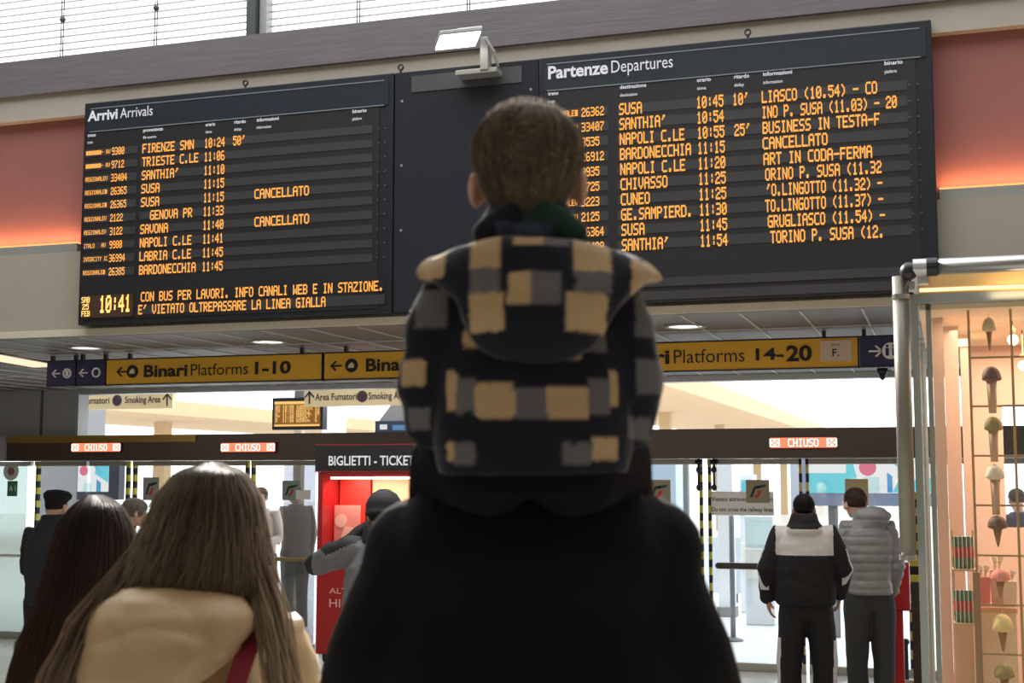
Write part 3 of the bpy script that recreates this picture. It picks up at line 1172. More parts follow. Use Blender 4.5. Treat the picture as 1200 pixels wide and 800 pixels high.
def door(pa, pb, glassm=pane_m, edge=None, bar=None, frame=True, name=None):
    ndoor[0] += 1
    x0, x1 = gx(pa), gx(pb)
    t = bpy.data.objects.new(f'door_{ndoor[0]}', None)
    COL.objects.link(t)
    t.location = ((x0 + x1) / 2, YG, 0)
    t['kind'] = 'structure'
    h = (x1 - x0) / 2
    MB().box((-h, 0, 0.02), (h, 0.012, H0)).build('pane', glassm, t)
    fr = MB()
    fr.box((-h, -0.02, 0.0), (h, 0.03, 0.07))
    fr.box((-h, -0.02, H0 - 0.05), (h, 0.03, H0))
    fr.build('rail', mat('pale_door_rail', lin(186, 186, 178), 0.4, metal=0.3), t)
    if edge:
        for e, em in edge:
            xx = gx(e) - t.location.x
            MB().box((xx - 0.013, -0.022, 0.05), (xx + 0.013, 0.034, H0)).build('edge_strip', em, t)
    if bar:
        pa_, pb_, py, bm_, r = bar
        q0, q1 = P(pa_, py, YG - 0.06), P(pb_, py, YG - 0.06)
        z = (q0.z + q1.z) / 2
        xa, xb = q0.x - t.location.x, q1.x - t.location.x
        m = MB().tube([(xa, -0.06, z), (xb, -0.06, z)], r, 10, caps='round')
        for xx in (xa + 0.04, xb - 0.04):
            m.tube([(xx, -0.06, z), (xx, 0.005, z)], 0.012, 8)
        m.build('push_bar', bm_, t, smooth=True)
    return t


def sticker(t, pa, pb, pya, pyb, m, logo=True, name='sticker', Y=None):
    Y = Y or YG - 0.003
    a, b = P(pa, pya, Y), P(pb, pyb, Y)
    ox, oy = t.location.x, t.location.y
    s = MB().box((a.x - ox, Y - oy - 0.002, b.z), (b.x - ox, Y - oy, a.z)).build(name, m, t)
    if logo:
        w, h = b.x - a.x, a.z - b.z
        y0 = Y - oy - 0.004

        def bar(poly, mm, nm):
            MB().plate([(a.x - ox + u * w, b.z + v * h) for u, v in poly], y0, y0 + 0.002).build(nm, mm, t).parent = s
        for o_ in (0,):
            bar([(0.16, 0.24), (0.27, 0.24), (0.42, 0.62), (0.58, 0.62), (0.62, 0.74), (0.40, 0.74), (0.32, 0.66)], mat('logo_black', lin(34, 36, 34), 0.5), 'logo_stroke')
            bar([(0.36, 0.22), (0.50, 0.22), (0.62, 0.40), (0.66, 0.55), (0.54, 0.55), (0.50, 0.42), (0.44, 0.34), (0.36, 0.34)], mat('logo_red', lin(190, 44, 40), 0.5), 'logo_stroke')
            bar([(0.46, 0.64), (0.66, 0.64), (0.84, 0.70), (0.88, 0.80), (0.68, 0.78), (0.56, 0.76)], mat('logo_green', lin(30, 74, 52), 0.5), 'logo_stroke')
    return s


stk_beige = mat('beige_sticker', lin(150, 140, 112), 0.5)
stk_green = mat('green_grey_sticker', lin(128, 152, 140), 0.5)
stk_grey = mat('grey_sticker', lin(150, 148, 146), 0.5)
band_w = mat('white_text_band', lin(236, 236, 232), 0.5)

d = door(-260, 36, pane_green, None, (-60, 36, 650, mat('white_bar', lin(226, 226, 220), 0.4), 0.016))
q0 = P(35.5, 540, YG - 0.03)
MB().box((q0.x - d.location.x - 0.022, -0.035, P(35, 678, YG).z), (q0.x - d.location.x + 0.022, -0.005, H0 - 0.05)).build('light_strip', emit('cool_strip', (1, 0.98, 0.9, 1), 1.7), d)
a = P(13, 552, YG - 0.004)
MB().disc(a.x - d.location.x, a.z, 0.10, -0.006, -0.003).build('sticker', mat('pale_round_sticker', lin(196, 202, 196), 0.5), d)['label'] = 'round pale prohibition sticker'
MB().disc(a.x - d.location.x, a.z, 0.045, -0.008, -0.006).build('sticker', mat('dull_red_dot', lin(140, 90, 88), 0.5), d)
b = P(15, 572, YG - 0.004)
s = MB().box((b.x - d.location.x - 0.07, -0.006, b.z - 0.085), (b.x - d.location.x + 0.06, -0.003, b.z + 0.08)).build('sticker', mat('green_exit_sticker', lin(60, 128, 92), 0.5), d)
m = letters(MB(), 'A 1', b.x - d.location.x - 0.045, -0.008, b.z - 0.03, 0.06, 0.085, 0.01)
m.build('lettering', white_print, d).parent = s
door(40, 101, pane_m, [(43, hazard)])
door(104, 150, pane_m, [(149, hazard)])
d = door(155, 290, pane_m, [(157, hazard), (289, hazard)])
sticker(d, 168, 186, 559, 586, stk_grey, True)
d = door(294, 372, pane_m, [(296, hazard)], (305, 371, 655, bar_gold, 0.022))
q1 = P(332, 600, YG + 0.06).x
q2 = P(369, 600, YG + 0.06).x
MB().box((q1 - d.location.x, 0.06, 0.03), (q2 - d.location.x, 0.07, H0 - 0.05)).build('sliding_pane', glass('smoky_glass', (0.62, 0.62, 0.66, 1), 0.12), d)
s = sticker(d, 331, 351, 563, 586, stk_green)
a, b = P(347, 574, YG - 0.006), P(364, 585, YG - 0.006)
MB().box((a.x - d.location.x, -0.012, b.z), (b.x - d.location.x, -0.009, a.z)).build('sticker', band_w, d)['label'] = 'small white notice'
door(376, 560, pane_m, [(558, hazard)])
d = door(564, 823, pane_m, [(822, hazard)])
sticker(d, 757, 786, 562, 590, stk_beige)
d = door(830, 941, pane_m, [(832, hazard), (939, hazard2)], (842, 892, 663, bar_dark, 0.03))
# two-line warning band on this door
a, b = P(822, 577, YG - 0.002), P(907, 604, YG - 0.002)
bd = MB().box((gx(833) - d.location.x, -0.004, b.z), (b.x - d.location.x, -0.001, a.z + 0.01)).build('text_band', band_w, d)
zt = a.z
xx0, xx1 = gx(834) - d.location.x, gx(906) - d.location.x
m = MB()
letters(m, 'Vietato attraversare i binari', xx0, -0.006, zt - 0.075, 0.036, xx1 - xx0, 0.012)
letters(m, 'Do not cross the railway lines', xx0, -0.006, b.z + 0.035, 0.036, xx1 - xx0, 0.012)
m.build('lettering', dark_print, d).parent = bd
sticker(d, 874, 902, 562, 589, stk_beige, Y=YG - 0.006)
d = door(945, 1070, pane_m, [(947, hazard2), (1064, hazard2)])
sticker(d, 990, 1018, 561, 592, mat('yellow_beige_back', lin(196, 178, 130), 0.5), False)
door(1074, 1300, pane_m, [(1076, hazard)])
# dark hanging door rods with knobs at the meeting stiles
for px in (819, 837):
    a = P(px, 571, YG - 0.07)
    m = MB()
    m.tube([(a.x, a.y, a.z), (a.x, a.y, H0)], 0.012, 8)
    for z in (a.z, a.z + 0.16):
        m.ell((a.x, a.y, z), (0.026, 0.026, 0.032), n=12, rows=6)
    m.box((a.x - 0.03, a.y - 0.02, H0 - 0.05), (a.x + 0.03, YG - 0.02, H0 - 0.01))
    tag(m.build('door_bolt', black_plastic, smooth=True, top=True), 'dark hanging bolt with round knobs, ' + ('nearer the black coat' if px < 828 else 'nearer the man in black'), 'bolt', 'hanging door bolts')

# ================================================================== beyond the glass: platforms
canopy_m = mat('cream_canopy', lin(186, 158, 122), 0.8)
grey_col = mat('grey_column', lin(126, 127, 130), 0.6)
bluegrey = mat('blue_grey_panel', lin(170, 186, 204), 0.4)
screen_w = emit('screen_white', (1, 1, 1, 1), 1.05)
screen_c = emit('screen_cyan', (0.20, 0.82, 0.95, 1), 0.95)
screen_b = emit('screen_blue', (0.12, 0.45, 0.85, 1), 0.9)
screen_r = emit('screen_red', (0.95, 0.22, 0.34, 1), 0.95)
screen_p = emit('screen_pale', (0.72, 0.95, 0.98, 1), 0.95)

# long platform canopy whose edge runs away along the tracks
zc_ = 3.4
A = PZ(770, 450, zc_)
B = PZ(935, 500, zc_)
A2 = PZ(470, 452, zc_)
xe = (A.x + B.x) / 2
m = MB().box((xe - 4.3, A.y, zc_), (xe, 110, zc_ + 0.4))
for k in range(9):
    y = A.y + 2 + k * 9
    m.box((xe - 2.3, y - 0.15, -0.02), (xe - 2.0, y + 0.15, zc_))
m_can = m.build('platform_canopy', canopy_m, top=True)
tag(m_can, 'long cream platform canopy beyond the glass, right of the child', 'canopy')
C1 = PZ(100, 478, zc_)
m = MB()
m.box((C1.x - 6, C1.y - 8, zc_), (C1.x, 110, zc_ + 0.4))
m.box((C1.x - 3.2, C1.y + 8, -0.02), (C1.x - 2.8, C1.y + 8.4, zc_))
tag(m.build('platform_canopy', canopy_m, top=True), 'cream platform canopy seen through the window above the girls', 'canopy')

# orange departures monitor
YM = 13.6
a, b = P(319, 466, YM), P(378, 503, YM)
cxm = (a.x + b.x) / 2
t = thing('departure_monitor', 'small hanging monitor with amber departures, black frame, above the doors', 'monitor', (cxm, YM, b.z))
w2, hh = (b.x - a.x) / 2, a.z - b.z
MB().box((-w2, 0, 0), (w2, 0.12, hh)).build('casing', black_plastic, t, bevel=0.01)
scr = MB().box((-w2 + 0.03, -0.004, 0.035), (w2 - 0.03, 0.0, hh - 0.04)).build('screen', emit('brown_screen', (0.28, 0.12, 0.03, 1), 1.0), t)
m = MB()
m.box((-w2 + 0.035, -0.007, hh - 0.075), (w2 - 0.035, -0.004, hh - 0.045))
m.box((-w2 + 0.035, -0.007, 0.04), (w2 - 0.035, -0.004, 0.06))
lst = ['AO 10:50 IVREA   3', 'RV 10:54 SANTHIA 12', 'FR 10:55 NAPOLI  16', 'R  11:15 BARDON. 20', 'FR 11:20 NAPOLI  9', 'R  11:25 CUNEO   7', 'R  11:30 GENOVA  5']
m.build('screen_bar', emit('monitor_amber', (1.0, 0.62, 0.2, 1), 1.0), t).parent = scr
for i, s in enumerate(lst):
    m = MB()
    dots(m, s, -w2 + 0.05, -0.007, hh - 0.10 - i * (hh - 0.17) / 7, (2 * w2 - 0.1) / 18.5, 0.026)
    m.build('led_lettering', emit('monitor_amber', None, 1), t).parent = scr
MB().box((-0.05, 0.03, hh - 0.005), (0.06, 0.09, 2.765 - b.z)).build('hanger', grey_col, t)

# smoking area signs
YSm = 13.2
cream_sign = mat('cream_sign', lin(255, 232, 182), 0.5)
for pa, pb, pya, pyb, left, lab in ((78, 202, 460, 478, True, 'cream Smoking Area sign hanging above the officer in beret'), (357, 490, 455, 474, False, 'cream Smoking Area sign hanging beside the small amber monitor')):
    a, b = P(pa, pya, YSm), P(pb, pyb, YSm)
    t = thing('smoking_sign', lab, 'sign', ((a.x + b.x) / 2, YSm, b.z), 0, 'smoking area signs')
    w2, hh = (b.x - a.x) / 2, a.z - b.z
    MB().box((-w2, 0, 0), (w2, 0.06, hh)).build('panel', cream_sign, t)
    bp = mat('brown_print', lin(72, 52, 60), 0.6)
    u1, u2, ud, ua = (-w2 + 0.02, -w2 + 2 * w2 * 0.56, 0.485, w2 - 0.07) if left else (-w2 + 0.13, -w2 + 2 * w2 * 0.57, 0.515, -w2 + 0.06)
    letters(MB(), 'Area Fumatori', u1, -0.003, hh * 0.34, hh * 0.36, w2 * (0.80 if left else 0.74), 0.015).build('lettering', bp, t)
    letters(MB(), 'Smoking Area', u2, -0.003, hh * 0.34, hh * 0.36, w2 * (0.66 if left else 0.68), 0.015).build('lettering', bp, t)
    MB().disc(-w2 + 2 * w2 * ud, hh / 2, hh * 0.31, -0.004, 0).build('pictogram', bp, t)
    arrow(MB(), ua, hh / 2, hh * 0.7, -0.004, 0, 'U').build('arrow', bp, t)
    for xx in (-w2 * 0.7, w2 * 0.7):
        MB().tube([(xx, 0.03, hh - 0.01), (xx, 0.03, 2.765 - b.z)], 0.008, 8).build('hanger', sign_edge, t)

# station columns beyond the glass
for pa, pb, Yc, top, lab, mm in ((47, 91, 15.2, 6.0, 'wide grey pier beyond the glass behind the officer', grey_col), (376, 396, 16.5, 6.0, 'pale slim column behind the small amber monitor', mat('pale_column', lin(226, 226, 228), 0.6)),
                                 (343, 352, 15.5, 6.0, 'tan slim post behind the small amber monitor', mat('tan_post', lin(176, 160, 136), 0.6)), (392, 403, 15.8, 2.28, 'cream cabinet post beside the pale slim column', mat('cream_post', lin(226, 216, 196), 0.6)),
                                 (748, 792, 17.5, 2.2, 'blue grey panel wall behind the black coat', bluegrey), (840, 858, 17.0, 2.15, 'pale grey panel beside the hanging door bolts', mat('pale_grey_panel', lin(214, 216, 220), 0.6)),
                                 (926, 938, 16.0, 2.15, 'pale grey pillar behind the man in black jacket', mat('pale_grey_pillar', lin(196, 202, 212), 0.6)), (800, 806, 15.8, 2.1, 'thin grey post beyond the glass beside the black coat', grey_col)):
    a, b = P(pa, 560, Yc), P(pb, 560, Yc)
    h = (b.x - a.x) / 2
    t = thing('column', lab, 'column', ((a.x + b.x) / 2, Yc, -0.02))
    MB().box((-h, 0, 0), (h, min(0.8, max(0.12, 2 * h)), top)).build('shaft', mm, t, bevel=0.01)
    MB().box((-h - 0.02, -0.02, 0), (h + 0.02, min(0.8, max(0.12, 2 * h)) + 0.02, 0.12)).build('plinth', mat('dark_plinth', lin(120, 120, 122), 0.5), t)
# small dark post with a base
a = P(857, 605, 14.6)
b = P(857, 681, 14.6)
t = thing('barrier_post', 'slim grey barrier post beyond the glass left of the man in black', 'post', (a.x, 14.6, -0.02))
MB().lathe([(0.028, 0.0), (0.028, a.z + 0.02), (0.001, a.z + 0.04)]).build('shaft', mat('grey_post', lin(120, 122, 128), 0.5), t, smooth=True)
MB().lathe([(0.11, 0.0), (0.11, 0.015), (0.04, 0.04)]).build('foot', mat('grey_post', lin(120, 122, 128), 0.5), t, smooth=True)


# advertising screens
def ad_screen(label, pa, pb, pya, pyb, Y, housing, art, stand, casing_m=None):
    a, b = P(pa, pya, Y), P(pb, pyb, Y)
    w2, hh = (b.x - a.x) / 2, a.z - b.z
    t = thing('advertising_screen', label, 'screen', ((a.x + b.x) / 2, Y, b.z))
    hx0, hx1, hz0, hz1 = housing
    MB().box((-w2 - hx0, 0.0, -hz0), (w2 + hx1, 0.14, hh + hz1)).build('casing', casing_m or mat('navy_black_casing', lin(28, 38, 58), 0.4), t, bevel=0.01)
    sc = MB().box((-w2, -0.006, 0), (w2, 0.0, hh)).build('screen', screen_w, t)
    for kind, mm, arg in art:
        m = MB()
        if kind == 'disc':
            m.disc(-w2 + arg[0] * 2 * w2, arg[1] * hh, arg[2] * hh, -0.012, -0.009, 28)
        else:
            m.plate([(-w2 + u * 2 * w2, v * hh) for u, v in arg], -0.009, -0.006)
        o = m.build('artwork_shape', mm, t)
        o.parent = sc
    if stand:
        m = MB()
        for xx in (-w2 * 0.6, w2 * 0.6):
            m.box((xx - 0.05, 0.03, -0.02 - b.z), (xx + 0.05, 0.11, -hz0 + 0.01))
        m.build('leg', grey_col, t)
    return t


ad_screen('big cyan and white advertising screen behind the two men', 944, 1100, 531, 578, 15.2, (0.05, 0.05, 0.14, 0.25),
          [('poly', screen_c, [(0.02, 0.0), (0.31, 0.0), (0.31, 0.5), (0.02, 0.5)]), ('poly', screen_c, [(0.31, 0.0), (0.42, 0.0), (0.36, 0.8), (0.42, 1.0), (0.31, 1.0)]),
           ('poly', screen_p, [(0.42, 0), (0.56, 0), (0.56, 0.4), (0.44, 0.4)]), ('disc', screen_r, (0.475, 0.64, 0.21)),
           ('poly', screen_c, [(0.60, 0.9), (0.74, 0.55), (0.78, 0.7), (0.78, 1.0), (0.60, 1.0)]), ('poly', screen_b, [(0.575, 0.98), (0.72, 0.62), (0.735, 0.72), (0.62, 1.0)]),
           ('poly', screen_b, [(0.62, 0.02), (0.66, 0.02), (0.66, 0.42), (0.62, 0.52)]), ('poly', screen_c, [(0.66, 0.02), (1.0, 0.02), (1.0, 0.4), (0.7, 0.3)])], True, mat('slate_casing', lin(140, 152, 180), 0.5))
ad_screen('bright advertising screen with red dot above the dark haired girl', 92, 127, 541, 576, 14.2, (0.02, 0.14, 0.10, 0.03),
          [('disc', screen_r, (0.2, 0.70, 0.165)), ('poly', screen_c, [(0.62, 1.0), (0.55, 0.6), (1.0, 0.3), (1.0, 1.0)]), ('poly', screen_b, [(0.55, 0.95), (0.9, 0.58), (0.70, 0.58), (0.5, 0.9)]),
           ('poly', screen_b, [(0.62, 0.0), (0.76, 0.0), (0.76, 0.3), (0.62, 0.42)]), ('poly', screen_p, [(0.18, 0.0), (0.45, 0.0), (0.45, 0.3), (0.2, 0.28)])], True)


# cyan ticket totems on the platform
for pa, pb, pya, Y, lab, c2 in ((866, 882, 556, 17.6, 'cyan topped totem beyond the glass left of the man in black', screen_c), (872, 906, 604, 16.2, 'low cyan and white ticket totem beyond the warning band', screen_p)):
    a, b = P(pa, pya, Y), P(pb, pya, Y)
    w2 = (b.x - a.x) / 2
    t = thing('ticket_totem', lab, 'ticket machine', ((a.x + b.x) / 2, Y, -0.02))
    MB().box((-w2, 0, 0), (w2, 0.4, a.z + 0.02)).build('body', mat('pale_totem_body', lin(222, 228, 234), 0.4), t, bevel=0.015)
    MB().box((-w2 + 0.03, -0.01, a.z - 0.32), (w2 - 0.03, 0.0, a.z - 0.05)).build('screen', c2, t)
    MB().box((-w2, -0.04, 0.55), (w2 * 0.2, 0.01, 0.9)).build('tray', white_paint, t, bevel=0.01)
# blue grey low wall and bench line far behind
a, b = P(740, 640, 19.0), P(1070, 650, 19.0)
t = thing('low_barrier', 'long pale grey barrier across the platform behind the two men', 'barrier', ((a.x + b.x) / 2, 19.0, -0.02))
w2 = (b.x - a.x) / 2
MB().box((-w2, 0, 0.12), (w2, 0.1, P(860, 628, 19).z)).build('panel', mat('pale_barrier', lin(200, 206, 216), 0.6), t)
m = MB()
for k in range(9):
    xx = -w2 + 0.1 + k * (2 * w2 - 0.2) / 8
    m.box((xx - 0.03, 0.02, 0), (xx + 0.03, 0.08, 0.13))
m.build('foot', grey_col, t)
# information stand over the ticket machine
YI = 14.4
a, b = P(441, 493, YI), P(510, 507, YI)
t = thing('information_stand', 'grey and blue information stand above the ticket machine header', 'stand', ((a.x + b.x) / 2, YI, -0.02))
w2 = (b.x - a.x) / 2
zt1 = P(470, 474, YI).z
zt2 = P(470, 493, YI).z
zt3 = P(470, 507, YI).z
z0_ = 0.02
MB().box((-w2, 0, 0), (w2, 0.3, zt3 + z0_)).build('body', light_metal, t)
MB().box((-w2, -0.03, zt3 + z0_), (w2, 0.32, zt2 + z0_)).build('sign_band', mat('dark_blue_band', lin(52, 62, 84), 0.4), t)
MB().plate([(-w2 + 0.03, zt2 + z0_), (w2, zt2 + z0_), (w2, zt1 + z0_), (-w2 + 0.18, zt1 + z0_)], 0.0, 0.25).build('roof', mat('grey_roof_grille', lin(150, 152, 152), 0.6, bump=0.4, scale=60), t)
m = MB().box((-w2 + 0.06, -0.036, zt3 + z0_ + 0.04), (-w2 + 0.15, -0.03, zt2 + z0_ - 0.04))
m.disc(-w2 + 0.13, zt3 + z0_ - 0.07, 0.055, -0.006, 0.0)
m.build('pictogram', white_lit, t)
MB().box((-w2 + 0.22, -0.036, zt3 + z0_ + 0.03), (w2 - 0.02, -0.03, zt3 + z0_ + 0.09)).build('stripe', mat('blue_stripe', lin(90, 140, 190), 0.4), t)

# ================================================================== the red ticket machine
YT = 11.55
a, b = P(371, 521, YT), P(371, 553, YT)
c = P(506, 553, YT)
zf = P(375, 766, YT).z
t = thing('ticket_machine', 'red ticket machine with dark BIGLIETTI TICKET header and lit niche', 'ticket machine', ((a.x + c.x) / 2, YT, 0))
w2 = (c.x - a.x) / 2
zt, zb_ = a.z, b.z
red_m = mat('glossy_red', lin(176, 30, 34), 0.35, coat=0.3)
nz0 = P(375, 645, YT).z      # foot of the niche
nz1 = P(375, 560, YT).z
fx = 0.035
dep_ = 0.42
m = MB()
m.box((-w2 + 0.02, 0, zf), (w2 - 0.02, dep_, nz0))
m.box((-w2 + 0.02, 0, nz0), (-w2 + 0.02 + fx * 1.4, dep_, zb_))
m.box((w2 - 0.02 - fx * 1.4, 0, nz0), (w2 - 0.02, dep_, zb_))
m.box((-w2 + 0.06, dep_ - 0.03, nz0), (w2 - 0.06, dep_, zb_))
m.box((-w2 + 0.06, 0, nz1 + 0.02), (w2 - 0.06, dep_, zb_))
m.build('cabinet', red_m, t)
MB().box((-w2, -0.03, zb_ + 0.004), (w2 + 0.02, dep_, zt)).build('header', mat('black_header', lin(34, 34, 38), 0.4), t, bevel=0.006)
m = MB().box((-w2, -0.033, zt - 0.008), (w2 + 0.02, -0.028, zt + 0.004))
m.box((-w2, -0.033, zb_), (w2 + 0.02, -0.028, zb_ + 0.010))
m.build('header_trim', red_m, t)
m = letters(MB(), 'BIGLIETTI - TICKET', P(387, 545, YT).x - t.location.x, -0.036, P(387, 545, YT).z, 0.085, P(487, 540, YT).x - P(387, 540, YT).x, 0.016)
m.build('lettering', white_lit, t)
back = mat('beige_niche_board', lin(230, 190, 150), 0.5)
nb = MB().box((-w2 + 0.42, dep_ - 0.05, nz0), (w2 - 0.35, dep_ - 0.028, nz1 + 0.02))
nb.build('niche_board', back, t)
MB().box((-w2 + 0.08, dep_ - 0.06, nz0), (-w2 + 0.40, dep_ - 0.045, nz1 + 0.02)).build('niche_board', mat('bright_red_board', lin(226, 60, 50), 0.4), t)
ps = MB().box((-w2 + 0.09, dep_ - 0.2, nz0 + 0.02), (-w2 + 0.36, dep_ - 0.19, nz0 + 0.42)).build('poster', mat('pink_poster', lin(238, 150, 140), 0.5, vary=0.2, scale=9), t)
m = MB()
m.disc(-w2 + 0.16, nz0 + 0.27, 0.06, dep_ - 0.206, dep_ - 0.2)
m.plate([(-w2 + 0.14, nz0 + 0.04), (-w2 + 0.34, nz0 + 0.05), (-w2 + 0.31, nz0 + 0.20), (-w2 + 0.2, nz0 + 0.22)], dep_ - 0.206, dep_ - 0.2)
m.build('poster_print', mat('pale_pink_print', lin(250, 205, 190), 0.5), t).parent = ps
MB().box((-w2 + 0.14, 0.02, nz1 - 0.01), (w2 - 0.10, 0.06, nz1 + 0.012)).build('niche_lamp', emit('niche_glow', (1, 0.86, 0.7, 1), 3.0), t)
area('niche_light', (t.location.x, YT + 0.12, nz1 - 0.02), (math.radians(15), 0, 0), 0.9, 0.1, 6, (1, 0.82, 0.66))
MB().box((-0.12, 0.1, nz0 + 0.12), (0.22, 0.14, nz0 + 0.45)).build('touch_screen', mat('dark_screen', lin(40, 44, 54), 0.15), t, bevel=0.006)
MB().box((-0.14, 0.06, nz0), (0.24, 0.3, nz0 + 0.10)).build('keypad_shelf', steel, t, bevel=0.008)
m = MB()
letters(m, 'HIGH SPEED', P(386, 711, YT).x - t.location.x, -0.004, P(386, 711, YT).z, 0.075, 0.72, 0.004)
letters(m, 'ALTA VELOCITA', P(386, 695, YT).x - t.location.x, -0.004, P(386, 695, YT).z, 0.05, 0.78, 0.0)
m.build('lettering', mat('pink_print', lin(240, 196, 190), 0.5), t)
for sx_ in (-w2 + 0.10, w2 - 0.10):
    for sy_ in (0.07, dep_ - 0.07):
        m = MB()
        m.tube([(sx_ - 0.018, sy_, 0.055), (sx_ + 0.018, sy_, 0.055)], 0.055, 18)
        m.box((sx_ - 0.032, sy_ - 0.02, 0.05), (sx_ - 0.022, sy_ + 0.02, zf + 0.005))
        m.box((sx_ + 0.022, sy_ - 0.02, 0.05), (sx_ + 0.032, sy_ + 0.02, zf + 0.005))
        m.box((sx_ - 0.032, sy_ - 0.03, zf - 0.015), (sx_ + 0.032, sy_ + 0.03, zf + 0.003))
        m.build('caster', mat('dark_caster', lin(44, 44, 46), 0.5), t)

# red emergency box on a post, right
YR = 10.4
a, b = P(1042, 659, YR), P(1067, 716, YR)
t = thing('validation_box', 'red box on a red post beside the man in grey jacket', 'box', ((a.x + b.x) / 2, YR, 0))
w2 = (b.x - a.x) / 2
red2 = mat('signal_red', lin(196, 24, 34), 0.4)
MB().box((-w2, 0, b.z), (w2, 0.12, a.z)).build('box', red2, t, bevel=0.012)
MB().box((-w2 + 0.03, 0.02, a.z), (w2 - 0.05, 0.10, P(1045, 630, YR).z)).build('top_box', mat('dark_red', lin(140, 22, 34), 0.4), t, bevel=0.01)
xq = P(1053, 760, YR).x - t.location.x
m = MB().box((xq - 0.037, 0.03, 0.03), (xq + 0.037, 0.09, b.z + 0.01))
m.build('post', red2, t, bevel=0.006)
MB().lathe([(0.13, 0.0), (0.13, 0.02), (0.05, 0.035)], (xq, 0.06, 0)).build('foot', red2, t)
m = MB()
letters(m, 'SOS', -w2 + 0.03, -0.003, b.z + 0.17, 0.03, 0.07)
m = MB().box((-w2 + 0.04, -0.003, b.z + 0.12), (w2 - 0.06, 0.0, b.z + 0.14))
m.box((-w2 + 0.05, -0.003, b.z + 0.17), (w2 - 0.08, 0.0, b.z + 0.19))
m.build('faded_print', mat('faded_print', lin(216, 80, 86), 0.5), t)
# low floor bolt beside it
a = P(1062, 786, 12.0)
t = thing('floor_bollard', 'small dark floor post by the glass beside the red box', 'post', (a.x, 12.0, 0))
MB().box((-0.02, -0.02, 0), (0.02, 0.02, 0.34)).build('shaft', mat('dark_caster', lin(44, 44, 46), 0.5), t)
MB().ell((0, 0, 0.34), (0.035, 0.035, 0.03)).build('knob', mat('dark_caster', lin(44, 44, 46), 0.5), t, smooth=True)
MB().box((-0.10, -0.06, 0), (0.14, 0.06, 0.03)).build('plate', mat('beige_plate', lin(196, 180, 165), 0.5), t)
# trunk of the right mullion: dark with yellow top
a = P(1073, 690, 12.0)
t = thing('striped_post', 'dark post with a yellow and black upper part beside the red box', 'post', (a.x, 11.9, 0))
MB().box((-0.035, 0, 0), (0.035, 0.05, 0.85)).build('shaft', mat('dark_brown_post', lin(58, 40, 34), 0.5), t)
MB().box((-0.035, 0, 0.85), (0.035, 0.05, 1.6)).build('upper_shaft', hazard, t)

# ================================================================== the lit kiosk on the right
YK = 5.5
kpink = mat('pink_cream_wall', lin(228, 188, 166), 0.6)
kcream = mat('cream_ceiling', lin(250, 226, 190), 0.6)
brass = mat('brass_rod', lin(186, 152, 108), 0.4, metal=0.3)
kgrey = mat('grey_kiosk_frame', lin(160, 166, 164), 0.4, metal=0.3)
KX0 = P(1070, 450, YK).x
KX1, KY1 = 1.75, 7.25
kt = P(1065, 356, YK).z         # underside of the grey head beam
kh = P(1065, 318, YK).z
t = thing('kiosk', 'glass fronted kiosk with grey frame, brass grid and warm light inside', 'kiosk', ((KX0 + KX1) / 2, YK, 0))
ox = t.location.x
kd = KY1 - YK
for a_, b_, nm in (((KX0 - ox, 0, 0), (KX0 - ox + 0.028, 0.05, kt), 'corner_post'), ((KX1 - ox - 0.05, 0, 0), (KX1 - ox, 0.05, kt), 'corner_post'),
                   ((KX0 - ox + 0.055, 0.05, 0), (KX0 - ox + 0.075, 0.09, kt), 'inner_post'), ((KX0 - ox, -0.012, kt), (KX1 - ox, 0.05, kt + 0.035), 'head_beam'),
                   ((KX0 - ox, 0, 0), (KX1 - ox, 0.05, 0.06), 'sill_rail'), ((KX0 - ox, kd - 0.05, 0), (KX0 - ox + 0.03, kd, kt), 'corner_post'), ((KX1 - ox - 0.05, kd - 0.05, 0), (KX1 - ox, kd, kt), 'corner_post')):
    MB().box(a_, b_).build(nm, kgrey, t)
m = MB()
m.box((KX0 - ox + 0.03, 0.0, kt + 0.035), (KX1 - ox, 0.05, kh))
m.build('lit_fascia', mat('amber_fascia', lin(240, 196, 130), 0.5), t)
m = MB()
m.box((KX0 - ox, 0.02, kh), (KX1 - ox, kd, kh + 0.03))
m.build('roof', kgrey, t)
m = MB()
m.box((KX0 - ox + 0.03, 0.05, kt - 0.02), (KX1 - ox, kd, kt))
m.build('inner_ceiling', kcream, t)
MB().box((KX0 - ox + 0.03, 0.02, 0.06), (KX1 - ox - 0.05, 0.03, kt)).build('front_glass', glass('kiosk_glass', (0.98, 0.98, 0.97, 1), 0.05), t)
MB().box((KX0 - ox + 0.008, 0.05, 0.06), (KX0 - ox + 0.018, kd - 0.05, kt)).build('side_glass', glass('kiosk_glass', (0.98, 0.98, 0.97, 1), 0.05), t)
m = MB()
xb0 = P(1176, 520, KY1 - 0.05).x - ox
zb0, zb1 = P(1176, 618, KY1 - 0.05).z, P(1176, 474, KY1 - 0.05).z
m.box((P(1136, 520, KY1 - 0.05).x - ox, kd - 0.04, 0), (xb0, kd, kt - 0.02))
m.box((xb0, kd - 0.04, 0), (KX1 - ox - 0.05, kd, zb0))
m.box((xb0, kd - 0.04, zb1), (KX1 - ox - 0.05, kd, kt - 0.02))
m.box((KX1 - ox - 0.06, 0.05, 0), (KX1 - ox - 0.02, kd, kt - 0.02))
m.build('back_wall', kpink, t)
MB().box((KX0 - ox + 0.03, 0.05, 0), (KX1 - ox - 0.05, kd - 0.05, 0.03)).build('deck', mat('kiosk_deck', lin(200, 176, 150), 0.5), t)
